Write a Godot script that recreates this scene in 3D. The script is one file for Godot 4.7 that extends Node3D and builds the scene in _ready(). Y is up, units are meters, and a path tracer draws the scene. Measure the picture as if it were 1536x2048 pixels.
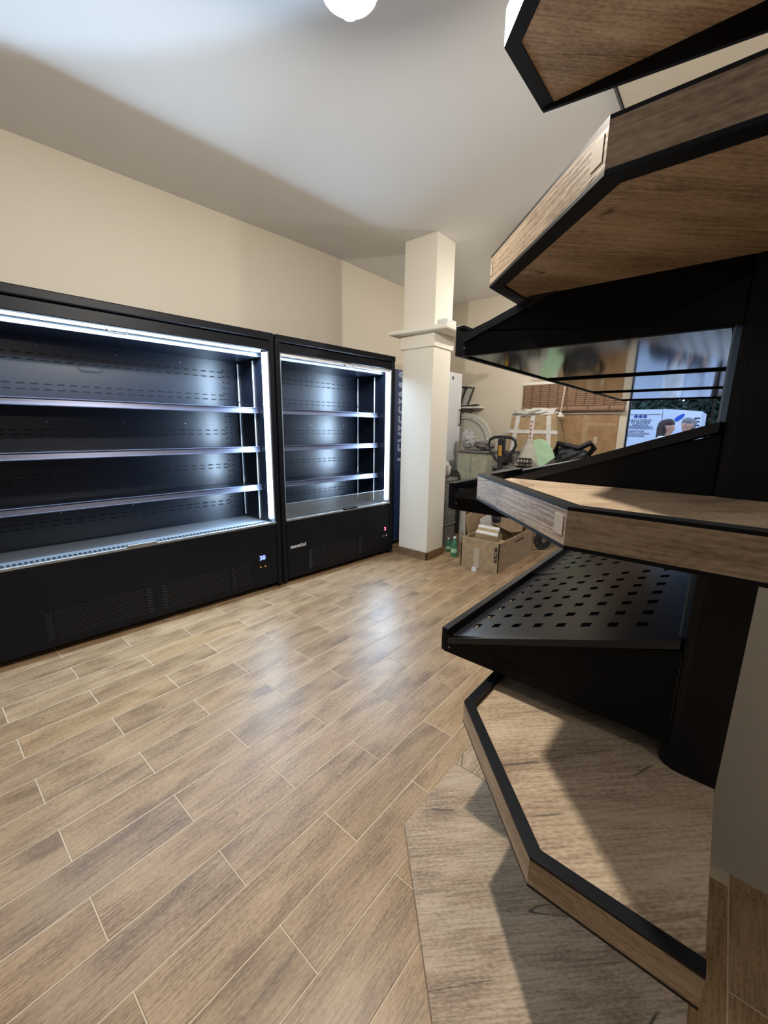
extends Node3D
# All plans below are laid out in floor-tile widths (T metres each); the camera stands over the origin.
const T := 0.155
const EYE := 8.5317
var M := {}
var taken := {}
var rng := RandomNumberGenerator.new()
var uv_off := Vector2.ZERO
var cam: Camera3D
var unit: Node3D

# ---------------------------------------------------------------- naming and tagging
func unique(parent: Node, base: String) -> String:
	var key := str(parent.get_instance_id()) + base
	var n: int = taken.get(key, 0)
	taken[key] = n + 1
	return base if n == 0 else "%s_%03d" % [base, n]

func tag(o: Node, label: String, category: String, group := "", kind := "") -> void:
	if label != "": o.set_meta("label", label)
	if category != "": o.set_meta("category", category)
	if group != "": o.set_meta("group", group)
	if kind != "": o.set_meta("kind", kind)

func thing(called: String, label: String, category: String, at := Vector3.ZERO, turn := 0.0, group := "") -> Node3D:
	var o := Node3D.new()
	o.name = unique(self, called)
	add_child(o, true)
	o.position = at
	o.rotation.y = turn
	tag(o, label, category, group)
	return o

func add(st: SurfaceTool, called: String, mat: Material, parent: Node = self, label := "") -> MeshInstance3D:
	var o := MeshInstance3D.new()
	o.mesh = st.commit()
	o.material_override = mat
	o.name = unique(parent, called)
	parent.add_child(o, true)
	if label != "": o.set_meta("label", label)
	return o

func struct(st: SurfaceTool, called: String, mat: Material, label: String) -> MeshInstance3D:
	var o := add(st, called, mat)
	tag(o, label, "", "", "structure")
	return o

# ---------------------------------------------------------------- mesh helpers (metres)
func ns() -> SurfaceTool:
	var st := SurfaceTool.new()
	st.begin(Mesh.PRIMITIVE_TRIANGLES)
	return st

func V(x: float, y: float, z: float) -> Vector3:
	return Vector3(x, y, z) * T

func face(st: SurfaceTool, pts: Array, hint: Vector3, ud := Vector3.ZERO) -> void:
	var n := Vector3.ZERO
	for i in pts.size():
		var a: Vector3 = pts[i]
		var b: Vector3 = pts[(i + 1) % pts.size()]
		n += a.cross(b)
	if n.length() < 1e-12: return
	n = n.normalized()
	if n.dot(hint) < 0:
		pts = pts.duplicate()
		pts.reverse()
		n = -n
	var u := ud - n * ud.dot(n)
	if u.length() < 0.05:
		var e: Vector3 = pts[1] - pts[0]
		u = e - n * e.dot(n)
	u = u.normalized()
	var v := n.cross(u)
	for i in range(1, pts.size() - 1):
		for k in [0, i + 1, i]:
			var q: Vector3 = pts[k]
			st.set_normal(n)
			st.set_uv(Vector2(q.dot(u) / 2.4, q.dot(v) / 1.2) + uv_off)
			st.add_vertex(q)

func cbox(st: SurfaceTool, xf: Transform3D, size: Vector3, bv := 0.002, ud := Vector3.ZERO) -> void:
	var h := size / 2
	bv = minf(bv, 0.45 * minf(size.x, minf(size.y, size.z)))
	if ud == Vector3.ZERO:
		var la := 0
		if size.y > size[la]: la = 1
		if size.z > size[la]: la = 2
		ud[la] = 1
	var wud := xf.basis * ud
	for i in 3:
		var j := (i + 1) % 3
		var k := (i + 2) % 3
		for s in [-1, 1]:
			var pts := []
			for c in [[-1, -1], [1, -1], [1, 1], [-1, 1]]:
				var q := Vector3.ZERO
				q[i] = s * h[i]
				q[j] = c[0] * (h[j] - bv)
				q[k] = c[1] * (h[k] - bv)
				pts.append(xf * q)
			var hi := Vector3.ZERO
			hi[i] = s
			face(st, pts, xf.basis * hi, wud)
			if bv <= 0: continue
			for t in [-1, 1]:
				var a := Vector3.ZERO
				var b := Vector3.ZERO
				a[i] = s * h[i]; a[j] = t * (h[j] - bv)
				b[i] = s * (h[i] - bv); b[j] = t * h[j]
				var ek := Vector3.ZERO
				ek[k] = h[k] - bv
				var ho := Vector3.ZERO
				ho[i] = s; ho[j] = t
				face(st, [xf * (a - ek), xf * (a + ek), xf * (b + ek), xf * (b - ek)], xf.basis * ho, wud)
	if bv > 0:
		for sx in [-1, 1]:
			for sy in [-1, 1]:
				for sz in [-1, 1]:
					var sg := Vector3(sx, sy, sz)
					var pts := []
					for i in 3:
						var q := sg * (h - Vector3.ONE * bv)
						q[i] = sg[i] * h[i]
						pts.append(xf * q)
					face(st, pts, xf.basis * sg, wud)

# box in tile units, axis aligned
func bx(st: SurfaceTool, x0: float, x1: float, y0: float, y1: float, z0: float, z1: float, bv := 0.002, ud := Vector3.ZERO) -> void:
	cbox(st, Transform3D(Basis.IDENTITY, V((x0 + x1) / 2, (y0 + y1) / 2, (z0 + z1) / 2)), V(absf(x1 - x0), absf(y1 - y0), absf(z1 - z0)), bv, ud)

func one_box(x0: float, x1: float, y0: float, y1: float, z0: float, z1: float, bv := 0.002, ud := Vector3.ZERO) -> SurfaceTool:
	var st := ns()
	bx(st, x0, x1, y0, y1, z0, z1, bv, ud)
	return st

# turned box: centre in tiles, size in tiles, euler degrees
func tbox(st: SurfaceTool, c: Vector3, s: Vector3, e: Vector3, bv := 0.002, ud := Vector3.ZERO) -> void:
	cbox(st, Transform3D(Basis.from_euler(e * PI / 180.0), c * T), s * T, bv, ud)

func inset(poly: Array, d: float) -> Array:
	var n := poly.size()
	var area := 0.0
	for i in n:
		var a: Vector2 = poly[i]
		var b: Vector2 = poly[(i + 1) % n]
		area += a.x * b.y - b.x * a.y
	var sg := 1.0 if area > 0 else -1.0
	var out := []
	for i in n:
		var p0: Vector2 = poly[(i + n - 1) % n]
		var p1: Vector2 = poly[i]
		var p2: Vector2 = poly[(i + 1) % n]
		var e0 := (p1 - p0).normalized()
		var e1 := (p2 - p1).normalized()
		var n0 := Vector2(-e0.y, e0.x) * sg
		var n1 := Vector2(-e1.y, e1.x) * sg
		var m := (n0 + n1)
		out.append(p1 + m * (d / maxf(0.2, 1.0 + n0.dot(n1))))
	return out

# convex plan polygon (tile units, x and z) raised from y0 to y1
func prism(st: SurfaceTool, poly: Array, y0: float, y1: float, grain := Vector3.ZERO, bv := 0.0) -> void:
	var inn := inset(poly, bv / T) if bv > 0 else poly
	var top := []
	var bot := []
	var c := Vector2.ZERO
	for q in inn:
		top.append(V(q.x, y1, q.y))
		bot.append(V(q.x, y0, q.y))
	for q in poly: c += q / poly.size()
	face(st, top, Vector3.UP, grain)
	face(st, bot, Vector3.DOWN, grain)
	var b := bv / T
	var n := poly.size()
	for i in n:
		var p: Vector2 = poly[i]
		var q: Vector2 = poly[(i + 1) % n]
		var e := q - p
		var o := Vector2(-e.y, e.x)
		if o.dot((p + q) / 2 - c) < 0: o = -o
		var hint := Vector3(o.x, 0, o.y)
		var ud := Vector3(e.x, 0, e.y).normalized()
		face(st, [V(p.x, y0 + b, p.y), V(q.x, y0 + b, q.y), V(q.x, y1 - b, q.y), V(p.x, y1 - b, p.y)], hint, ud)
		if bv > 0:
			var pi: Vector2 = inn[i]
			var qi: Vector2 = inn[(i + 1) % n]
			face(st, [V(p.x, y1 - b, p.y), V(q.x, y1 - b, q.y), V(qi.x, y1, qi.y), V(pi.x, y1, pi.y)], hint.normalized() + Vector3.UP, ud)
			face(st, [V(p.x, y0 + b, p.y), V(q.x, y0 + b, q.y), V(qi.x, y0, qi.y), V(pi.x, y0, pi.y)], hint.normalized() + Vector3.DOWN, ud)

# convex planar polygon (metres) pushed along ex
func slab(st: SurfaceTool, pts: Array, ex: Vector3, ud := Vector3.ZERO) -> void:
	var c := Vector3.ZERO
	var far := []
	for q in pts:
		c += q / pts.size()
		far.append(q + ex)
	face(st, pts, -ex, ud)
	face(st, far, ex, ud)
	for i in pts.size():
		var p: Vector3 = pts[i]
		var q: Vector3 = pts[(i + 1) % pts.size()]
		face(st, [p, q, q + ex, p + ex], (p + q) / 2 - c, (q - p).normalized())

func ring_pts(c: Vector3, ax: Vector3, r: float, seg: int, up := Vector3.ZERO) -> Array:
	var u := up if up != Vector3.ZERO else (Vector3.UP if absf(ax.y) < 0.9 else Vector3.RIGHT)
	var a := u.cross(ax).normalized()
	var b := ax.cross(a).normalized()
	var out := []
	for i in seg:
		var t := TAU * i / seg
		out.append(c + (a * cos(t) + b * sin(t)) * r)
	return out

# smooth tube through points (metres)
func tube(st: SurfaceTool, pts: Array, r: float, seg := 10, closed := false) -> void:
	var rings := []
	var n := pts.size()
	for i in n:
		var p: Vector3 = pts[i]
		var a: Vector3 = pts[(i + n - 1) % n] if (closed or i > 0) else pts[0]
		var b: Vector3 = pts[(i + 1) % n] if (closed or i < n - 1) else pts[n - 1]
		rings.append([p, ring_pts(p, (b - a).normalized(), r, seg)])
	skin(st, rings, seg, closed)
	if not closed:
		face(st, rings[0][1], rings[0][0] - rings[1][0])
		face(st, rings[n - 1][1], rings[n - 1][0] - rings[n - 2][0])

func skin(st: SurfaceTool, rings: Array, seg: int, closed := false) -> void:
	var n := rings.size()
	for i in (n if closed else n - 1):
		var A: Array = rings[i]
		var B: Array = rings[(i + 1) % n]
		for k in seg:
			var k2 := (k + 1) % seg
			var q := [A[1][k], A[1][k2], B[1][k2], B[1][k]]
			var nn := [A[1][k] - A[0], A[1][k2] - A[0], B[1][k2] - B[0], B[1][k] - B[0]]
			var g: Vector3 = (q[2] - q[0]).cross(q[3] - q[1])
			var idx := [0, 2, 1, 0, 3, 2]
			if g.dot(nn[0] + nn[2]) < 0: idx = [0, 1, 2, 0, 2, 3]
			for t in idx:
				st.set_normal((nn[t] as Vector3).normalized())
				st.set_uv(Vector2(float(k + (1 if t == 1 or t == 2 else 0)) / seg, float(i + (1 if t > 1 else 0)) / n))
				st.add_vertex(q[t])

# lathe: profile of (radius, height) in metres about axis ax from base c, smooth
func lathe(st: SurfaceTool, prof: Array, c: Vector3, ax := Vector3.UP, seg := 20) -> void:
	var u := Vector3.UP if absf(ax.y) < 0.9 else Vector3.RIGHT
	var a := u.cross(ax).normalized()
	var b := ax.cross(a).normalized()
	var n := prof.size()
	for i in n - 1:
		var p: Vector2 = prof[i]
		var q: Vector2 = prof[i + 1]
		var sl := Vector2(q.y - p.y, p.x - q.x)
		if sl.length() < 1e-9: continue
		sl = sl.normalized()
		for k in seg:
			var t0 := TAU * k / seg
			var t1 := TAU * (k + 1) / seg
			var d0 := a * cos(t0) + b * sin(t0)
			var d1 := a * cos(t1) + b * sin(t1)
			var q4 := [c + d0 * p.x + ax * p.y, c + d1 * p.x + ax * p.y, c + d1 * q.x + ax * q.y, c + d0 * q.x + ax * q.y]
			var n4 := [d0 * sl.x + ax * sl.y, d1 * sl.x + ax * sl.y, d1 * sl.x + ax * sl.y, d0 * sl.x + ax * sl.y]
			var g: Vector3 = (q4[2] - q4[0]).cross(q4[3] - q4[1])
			var idx := [0, 2, 1, 0, 3, 2]
			if g.dot(n4[0] + n4[2]) < 0: idx = [0, 1, 2, 0, 2, 3]
			for m in idx:
				st.set_normal(n4[m])
				st.set_uv(Vector2(float(k) / seg, float(i) / n))
				st.add_vertex(q4[m])

# lumpy cloth-like heap (metres)
func heap(st: SurfaceTool, c: Vector3, r: Vector3, seed: int, rough := 0.3, freq := 6.0) -> void:
	var nz := FastNoiseLite.new()
	nz.seed = seed
	nz.frequency = freq
	var R := 14
	var S := 22
	var g := []
	for i in R + 1:
		var row := []
		for k in S:
			var th := PI * i / R
			var ph := TAU * k / S
			var d := Vector3(sin(th) * cos(ph), cos(th), sin(th) * sin(ph))
			var m := 1.0 + rough * nz.get_noise_3dv(d * 0.12 * 1.0 + c)
			row.append(c + d * r * m)
		g.append(row)
	st.set_smooth_group(0)
	for i in R:
		for k in S:
			var k2 := (k + 1) % S
			var a: Vector3 = g[i][k]
			var b: Vector3 = g[i][k2]
			var e: Vector3 = g[i + 1][k2]
			var f: Vector3 = g[i + 1][k]
			var hint := (a + e) / 2 - c
			for tri in [[a, b, e], [a, e, f]]:
				face(st, tri, hint)

func text(parent: Node, called: String, s: String, h: float, at: Vector3, b: Basis, mat: Material, stretch := 1.0) -> MeshInstance3D:
	var tm := TextMesh.new()
	var f := SystemFont.new()
	f.font_names = PackedStringArray(["Droid Sans"])
	f.font_weight = 700
	tm.font = f
	tm.text = s
	tm.font_size = 48
	tm.pixel_size = h / 34.0
	tm.depth = 0.002
	var o := MeshInstance3D.new()
	o.mesh = tm
	o.material_override = mat
	o.name = unique(parent, called)
	parent.add_child(o, true)
	o.transform = Transform3D(b * Basis.from_scale(Vector3(stretch, 1, 1)), at)
	return o

# ---------------------------------------------------------------- materials
func mat(c: Color, rough := 0.6, metal := 0.0) -> StandardMaterial3D:
	var m := StandardMaterial3D.new()
	m.albedo_color = c
	m.roughness = rough
	m.metallic = metal
	return m

func C(r: int, g: int, b: int) -> Color:
	return Color(r / 255.0, g / 255.0, b / 255.0)

func noise_img(w: int, h: int, ww: int, hh: int, seed: int, f: float, oct := 4) -> PackedByteArray:
	var nz := FastNoiseLite.new()
	nz.seed = seed
	nz.frequency = f
	nz.fractal_octaves = oct
	var im := nz.get_seamless_image(ww, hh)
	im.convert(Image.FORMAT_L8)
	im.resize(w, h, Image.INTERPOLATE_CUBIC)
	return im.get_data()

# wood: streaks run along u. dark / mid / light are sRGB 0..255
func wood_tex(seed: int, dark: Vector3, mid: Vector3, light: Vector3, crack: float, mottle: float) -> Array:
	var w := 1536
	var h := 768
	var fine := noise_img(w, h, w / 20, h, seed, 0.2, 3)
	var med := noise_img(w, h, w / 8, h / 2, seed + 1, 0.03, 4)
	var blot := noise_img(w, h, w / 4, h / 2, seed + 2, 0.012, 4)
	var split := noise_img(w, h, w / 16, h / 2, seed + 3, 0.018, 2)
	var grit := noise_img(w, h, w / 3, h, seed + 4, 0.25, 2)
	var out := PackedByteArray()
	out.resize(w * h * 3)
	var hgt := PackedByteArray()
	hgt.resize(w * h)
	for i in w * h:
		var a := fine[i] / 255.0
		var b := med[i] / 255.0
		var m := blot[i] / 255.0
		var t := 0.5 + (a - 0.5) * 0.7 + (b - 0.5) * 0.6 + (grit[i] / 255.0 - 0.5) * 0.6
		t -= mottle * smoothstep(0.56, 0.85, m) * (0.35 + a)
		var sp := absf(split[i] / 255.0 - 0.5)
		var ck := 0.0
		if sp < 0.012 and m > 0.55: ck = crack * (1.0 - sp / 0.012) * smoothstep(0.55, 0.66, m)
		t = clampf(t, 0.0, 1.0)
		var c := dark.lerp(mid, t * 2.0) if t < 0.5 else mid.lerp(light, t * 2.0 - 1.0)
		c *= 1.0 - 0.62 * ck
		out[i * 3] = int(c.x)
		out[i * 3 + 1] = int(c.y)
		out[i * 3 + 2] = int(c.z)
		hgt[i] = int(clampf(128.0 + (a - 0.5) * 90.0 - ck * 90.0, 0, 255))
	var im := Image.create_from_data(w, h, false, Image.FORMAT_RGB8, out)
	var hm := Image.create_from_data(w, h, false, Image.FORMAT_L8, hgt)
	hm.convert(Image.FORMAT_RGBA8)
	hm.bump_map_to_normal_map(1.5)
	return [ImageTexture.create_from_image(im), ImageTexture.create_from_image(hm)]

func wood_mat(tx: Array, tint: Color, rough: float, bump := 0.4) -> StandardMaterial3D:
	var m := mat(tint, rough)
	m.albedo_texture = tx[0]
	m.normal_enabled = true
	m.normal_texture = tx[1]
	m.normal_scale = bump
	return m

func plaster(c: Color, seed: int, rough := 0.9) -> StandardMaterial3D:
	var m := mat(c, rough)
	var nt := NoiseTexture2D.new()
	var nz := FastNoiseLite.new()
	nz.seed = seed
	nz.frequency = 0.03
	nz.fractal_octaves = 5
	nt.noise = nz
	nt.width = 512
	nt.height = 512
	nt.seamless = true
	nt.as_normal_map = true
	nt.bump_strength = 1.2
	m.normal_enabled = true
	m.normal_texture = nt
	m.normal_scale = 0.25
	m.uv1_triplanar = true
	m.uv1_world_triplanar = true
	m.uv1_scale = Vector3.ONE * 1.2
	return m

func glow(c: Color, e: float) -> StandardMaterial3D:
	var m := mat(Color(1, 1, 1), 0.4)
	m.emission_enabled = true
	m.emission = c
	m.emission_energy_multiplier = e
	return m

func mottled(c: Color, seed: int, amt := 0.25, freq := 0.02, rough := 0.85) -> StandardMaterial3D:
	var m := mat(Color.WHITE, rough)
	var nt := NoiseTexture2D.new()
	var nz := FastNoiseLite.new()
	nz.seed = seed
	nz.frequency = freq
	nt.noise = nz
	nt.width = 256
	nt.height = 256
	nt.seamless = true
	var g := Gradient.new()
	g.set_color(0, c.darkened(amt))
	g.set_color(1, c.lightened(amt * 0.5))
	nt.color_ramp = g
	m.albedo_texture = nt
	m.uv1_triplanar = true
	m.uv1_scale = Vector3.ONE * 2.5
	return m

func make_materials() -> void:
	var floor_tx := wood_tex(11, Vector3(122, 98, 76), Vector3(166, 139, 111), Vector3(186, 161, 133), 0.3, 0.36)
	for i in 4:
		M["tile%d" % i] = wood_mat(floor_tx, [Color(1, 0.985, 0.93), Color(0.94, 0.92, 0.86), Color(1.0, 0.97, 0.89), Color(0.97, 0.955, 0.91)][i], 0.40)
	var oak_tx := wood_tex(37, Vector3(128, 106, 84), Vector3(174, 151, 124), Vector3(196, 176, 150), 1.0, 0.3)
	M.oak = wood_mat(oak_tx, Color(1, 1, 1), 0.6)
	M.oak_fascia = wood_mat(oak_tx, Color(0.97, 0.97, 0.97), 0.36, 0.5)
	M.grout = mat(C(206, 188, 162), 0.9)
	M.wall = plaster(C(214, 205, 189), 3)
	M.ceiling = plaster(C(224, 223, 220), 4)
	M.column = plaster(C(236, 231, 218), 5, 0.7)
	M.skirting = wood_mat(floor_tx, Color(0.8, 0.76, 0.72), 0.5)
	M.black = mat(C(12, 13, 17), 0.45)
	M.black.metallic_specular = 0.35
	M.black_dull = mat(C(8, 9, 12), 0.6)
	M.black_dull.metallic_specular = 0.3
	M.case_black = mat(C(7, 11, 20), 0.5)
	M.case_black.metallic_specular = 0.35
	M.case_inner = mat(C(17, 22, 34), 0.33)
	M.tray = mat(C(36, 37, 41), 0.30, 0.15)
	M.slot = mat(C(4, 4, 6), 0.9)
	M.vent = mat(C(46, 48, 54), 0.4)
	M.steel = mat(C(176, 182, 190), 0.32, 0.75)
	M.deck = mat(C(150, 158, 168), 0.42, 0.45)
	M.rail = mat(C(84, 86, 102), 0.4, 0.75)
	M.white_gloss = mat(C(232, 236, 242), 0.3)
	M.white = mat(C(226, 226, 222), 0.7)
	M.mirror = mat(C(146, 154, 158), 0.08, 1.0)
	M.tape = mat(C(190, 175, 152), 0.35)
	M.led = glow(Color(0.80, 0.91, 1.0), 6.0)
	M.led_dim = glow(Color(0.86, 0.93, 1.0), 0.7)
	M.bulb = glow(Color(1.0, 0.92, 0.80), 12.0)
	M.card = mottled(C(178, 152, 116), 21, 0.12)
	M.card_dark = mottled(C(140, 114, 86), 22, 0.15)
	M.card_wall = mottled(C(166, 132, 94), 23, 0.12, 0.01)
	M.paper = mottled(C(226, 224, 220), 24, 0.12)
	M.print = mat(C(58, 50, 46), 0.8)
	M.blind = mottled(C(150, 118, 94), 25, 0.2, 0.05)
	M.batten = mat(C(104, 74, 56), 0.7)
	M.grey = mottled(C(122, 118, 116), 26, 0.15)
	M.dark_cloth = mottled(C(40, 42, 48), 27, 0.3)
	M.plastic_wrap = mat(C(206, 205, 200), 0.22)
	M.green = mottled(C(186, 226, 188), 28, 0.08)
	M.pale_cab = mottled(C(196, 198, 178), 29, 0.12)
	M.cloth = mottled(C(196, 196, 198), 30, 0.25, 0.04)
	M.hood = mottled(C(196, 190, 178), 31, 0.12)
	M.disc = mat(C(196, 194, 184), 0.5)
	M.jack = mat(C(38, 40, 44), 0.5)
	M.yellow = mat(C(206, 160, 60), 0.6)
	M.blue_panel = mat(C(44, 60, 98), 0.4)
	M.letter_blue = mat(C(150, 162, 190), 0.5)
	M.chrome = mat(C(150, 152, 155), 0.25, 0.9)
	var gl := StandardMaterial3D.new()
	gl.albedo_color = Color(0.85, 0.93, 1.0, 0.08)
	gl.transparency = BaseMaterial3D.TRANSPARENCY_ALPHA
	gl.roughness = 0.03
	M.glass = gl
	var bo := StandardMaterial3D.new()
	bo.albedo_color = Color(0.25, 0.6, 0.47, 0.6)
	bo.transparency = BaseMaterial3D.TRANSPARENCY_ALPHA
	bo.roughness = 0.1
	M.bottle = bo

# ---------------------------------------------------------------- lights
func area(called: String, at: Vector3, dir: Vector3, w: float, h: float, c: Color, e: float, parent: Node = self) -> void:
	var l := AreaLight3D.new()
	l.area_size = Vector2(w, h)
	l.light_color = c
	l.light_energy = e
	l.shadow_enabled = true
	l.name = called
	parent.add_child(l, true)
	var z := -dir.normalized()
	var y := Vector3.UP if absf(z.y) < 0.9 else Vector3.RIGHT
	var x := y.cross(z).normalized()
	l.transform = Transform3D(Basis(x, z.cross(x), z), at)

func omni(called: String, at: Vector3, c: Color, e: float, size: float, parent: Node = self) -> void:
	var l := OmniLight3D.new()
	l.light_color = c
	l.light_energy = e
	l.light_size = size
	l.omni_range = 14.0
	l.omni_attenuation = 2.0
	l.shadow_enabled = true
	l.name = called
	parent.add_child(l, true)
	l.position = at

# ================================================================ scene
func _ready() -> void:
	rng.seed = 5
	cam = Camera3D.new()
	cam.name = "camera"
	cam.position = Vector3(0, EYE * T, 0)
	cam.basis = Basis.from_euler(Vector3(-0.207396, -0.873424, 0.0137522), EULER_ORDER_YXZ)
	cam.fov = rad_to_deg(2.0 * atan(1.024 / 0.811971))
	cam.near = 0.02
	add_child(cam)
	cam.current = true
	var we := WorldEnvironment.new()
	var env := Environment.new()
	var sky := Sky.new()
	var psm := ProceduralSkyMaterial.new()
	psm.sky_top_color = Color(0.62, 0.74, 0.92)
	psm.sky_horizon_color = Color(0.86, 0.91, 0.97)
	psm.ground_horizon_color = Color(0.5, 0.52, 0.54)
	psm.ground_bottom_color = Color(0.3, 0.3, 0.3)
	psm.energy_multiplier = SKY
	sky.sky_material = psm
	env.background_mode = Environment.BG_SKY
	env.sky = sky
	env.tonemap_mode = Environment.TONE_MAPPER_LINEAR
	env.tonemap_exposure = EXPO
	env.sdfgi_enabled = true
	env.ssao_enabled = true
	env.ssil_enabled = true
	we.environment = env
	we.name = "world_environment"
	add_child(we)
	make_materials()
	room()
	pendant("added_fill_lamp", "glaring round white bulb hanging from the ceiling at the top edge of the picture", Vector3(6.45, 16.0, -6.38), LAMP1)
	pendant("added_fill_lamp", "bare round bulb hanging over the stored goods, behind the wooden shelves", Vector3(27.0, 16.4, -8.5), LAMP2)
	pendant("added_fill_lamp", "added fill bulb behind the viewer, out of view, lightening the right wall", Vector3(2.0, 13.5, 8.0), LAMP3)  # unseen fill lamp, added to lift the shaded wall on the right
	uplighter()
	cases()
	end_cap()
	stand()
	clutter()
	outdoors()

const EXPO := 1.5
const SKY := 1.9
const LAMP1 := 2.5
const LAMP3 := 0.26  # strength of the added fill behind the camera
const LAMP2 := 0.8
const ADDED_UPLIGHT := 7.5  # strength of the added lamp behind the ceiling ring
const LED_E := 2.3

func pendant(called: String, label: String, c: Vector3, e: float) -> void:
	var t := thing(called, label, "lamp", c * T)
	var st := ns()
	var r := 0.035
	var prof := []
	for i in 17:
		var a := PI * i / 16.0
		prof.append(Vector2(sin(a) * r, -cos(a) * r))
	lathe(st, prof, Vector3.ZERO)
	add(st, "bulb", M.bulb, t)
	omni(called + "_light", Vector3.ZERO, Color(1.0, 0.972, 0.93), e, 0.03, t)
	st = ns()
	lathe(st, [Vector2(0.075, 0.022), Vector2(0.068, 0.034), Vector2(0.045, 0.046), Vector2(0.02, 0.05), Vector2(0.02, 0.054), Vector2(0.047, 0.05), Vector2(0.071, 0.037), Vector2(0.078, 0.022), Vector2(0.075, 0.022)], Vector3.ZERO, Vector3.UP, 28)
	add(st, "lamp_hood", M.white, t)
	st = ns()
	lathe(st, [Vector2(0, 0.036), Vector2(0.022, 0.04), Vector2(0.024, 0.10), Vector2(0.012, 0.115), Vector2(0, 0.115)], Vector3.ZERO)
	add(st, "lamp_socket", M.white, t)
	st = ns()
	tube(st, [Vector3(0, 0.11, 0), Vector3(0, (19.2 - c.y) * T, 0)], 0.004, 8)
	add(st, "cord", M.white, t)
	st = ns()
	lathe(st, [Vector2(0, -0.03), Vector2(0.035, -0.03), Vector2(0.045, 0), Vector2(0, 0)], Vector3(0, (19.26 - c.y) * T, 0))
	add(st, "ceiling_rose", M.white, t)

# ---------------------------------------------------------------- room
func uplighter() -> void:  # unseen lamp, added to cast the bluish ring on the ceiling
	var t := thing("added_uplighter", "added uplighter, out of view, made up to throw the bluish ring on the ceiling", "lamp", V(-6, 0, -6))
	var st := ns()
	lathe(st, [Vector2(0, 0), Vector2(0.15, 0), Vector2(0.15, 0.015), Vector2(0.02, 0.03), Vector2(0.015, 0.05), Vector2(0.015, 2.03), Vector2(0, 2.03)], Vector3.ZERO)
	add(st, "pole", M.black, t)
	st = ns()
	lathe(st, [Vector2(0, 2.03), Vector2(0.05, 2.035), Vector2(0.07, 2.06), Vector2(0.055, 2.06), Vector2(0.045, 2.05), Vector2(0, 2.05)], Vector3.ZERO)
	add(st, "bowl", M.black, t)
	st = ns()
	lathe(st, [Vector2(0, 2.055), Vector2(0.02, 2.06), Vector2(0.022, 2.075), Vector2(0.012, 2.09), Vector2(0, 2.09)], Vector3.ZERO)
	add(st, "bulb", glow(Color(0.75, 0.87, 1.0), 3.0), t)
	st = ns()
	lathe(st, [Vector2(0, 2.163), Vector2(0.132, 2.163), Vector2(0.134, 2.167), Vector2(0, 2.167)], Vector3.ZERO, Vector3.UP, 40)
	add(st, "ring_shaping_disc", M.black, t)  # blocks the middle of the added beam so only a ring is left
	for k in 3:
		var a := TAU * k / 3.0 + 0.4 + PI
		st = ns()
		tube(st, [Vector3(cos(a) * 0.06, 2.055, sin(a) * 0.06), Vector3(cos(a) * 0.128, 2.165, sin(a) * 0.118)], 0.0015, 6)
		add(st, "stay", M.black, t)
	var l := SpotLight3D.new()
	l.name = "added_ring_light"
	l.light_color = Color(0.70, 0.85, 1.0)
	l.light_energy = ADDED_UPLIGHT
	l.light_size = 0.02
	l.spot_range = 12.0
	l.spot_attenuation = 2.0
	l.spot_angle = 70.3
	l.spot_angle_attenuation = 0.035
	l.shadow_enabled = true
	t.add_child(l)
	l.position = Vector3(0, 2.105, 0)
	l.rotation.x = PI / 2

func in_frame(p: Vector3, margin: float) -> bool:
	var q := cam.basis.inverse() * (p - cam.position)
	if q.z > -0.05: return false
	var x := 811.97 * q.x / -q.z
	var y := 811.97 * q.y / -q.z
	return absf(x) < 768 + margin and absf(y) < 1024 + margin

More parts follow.
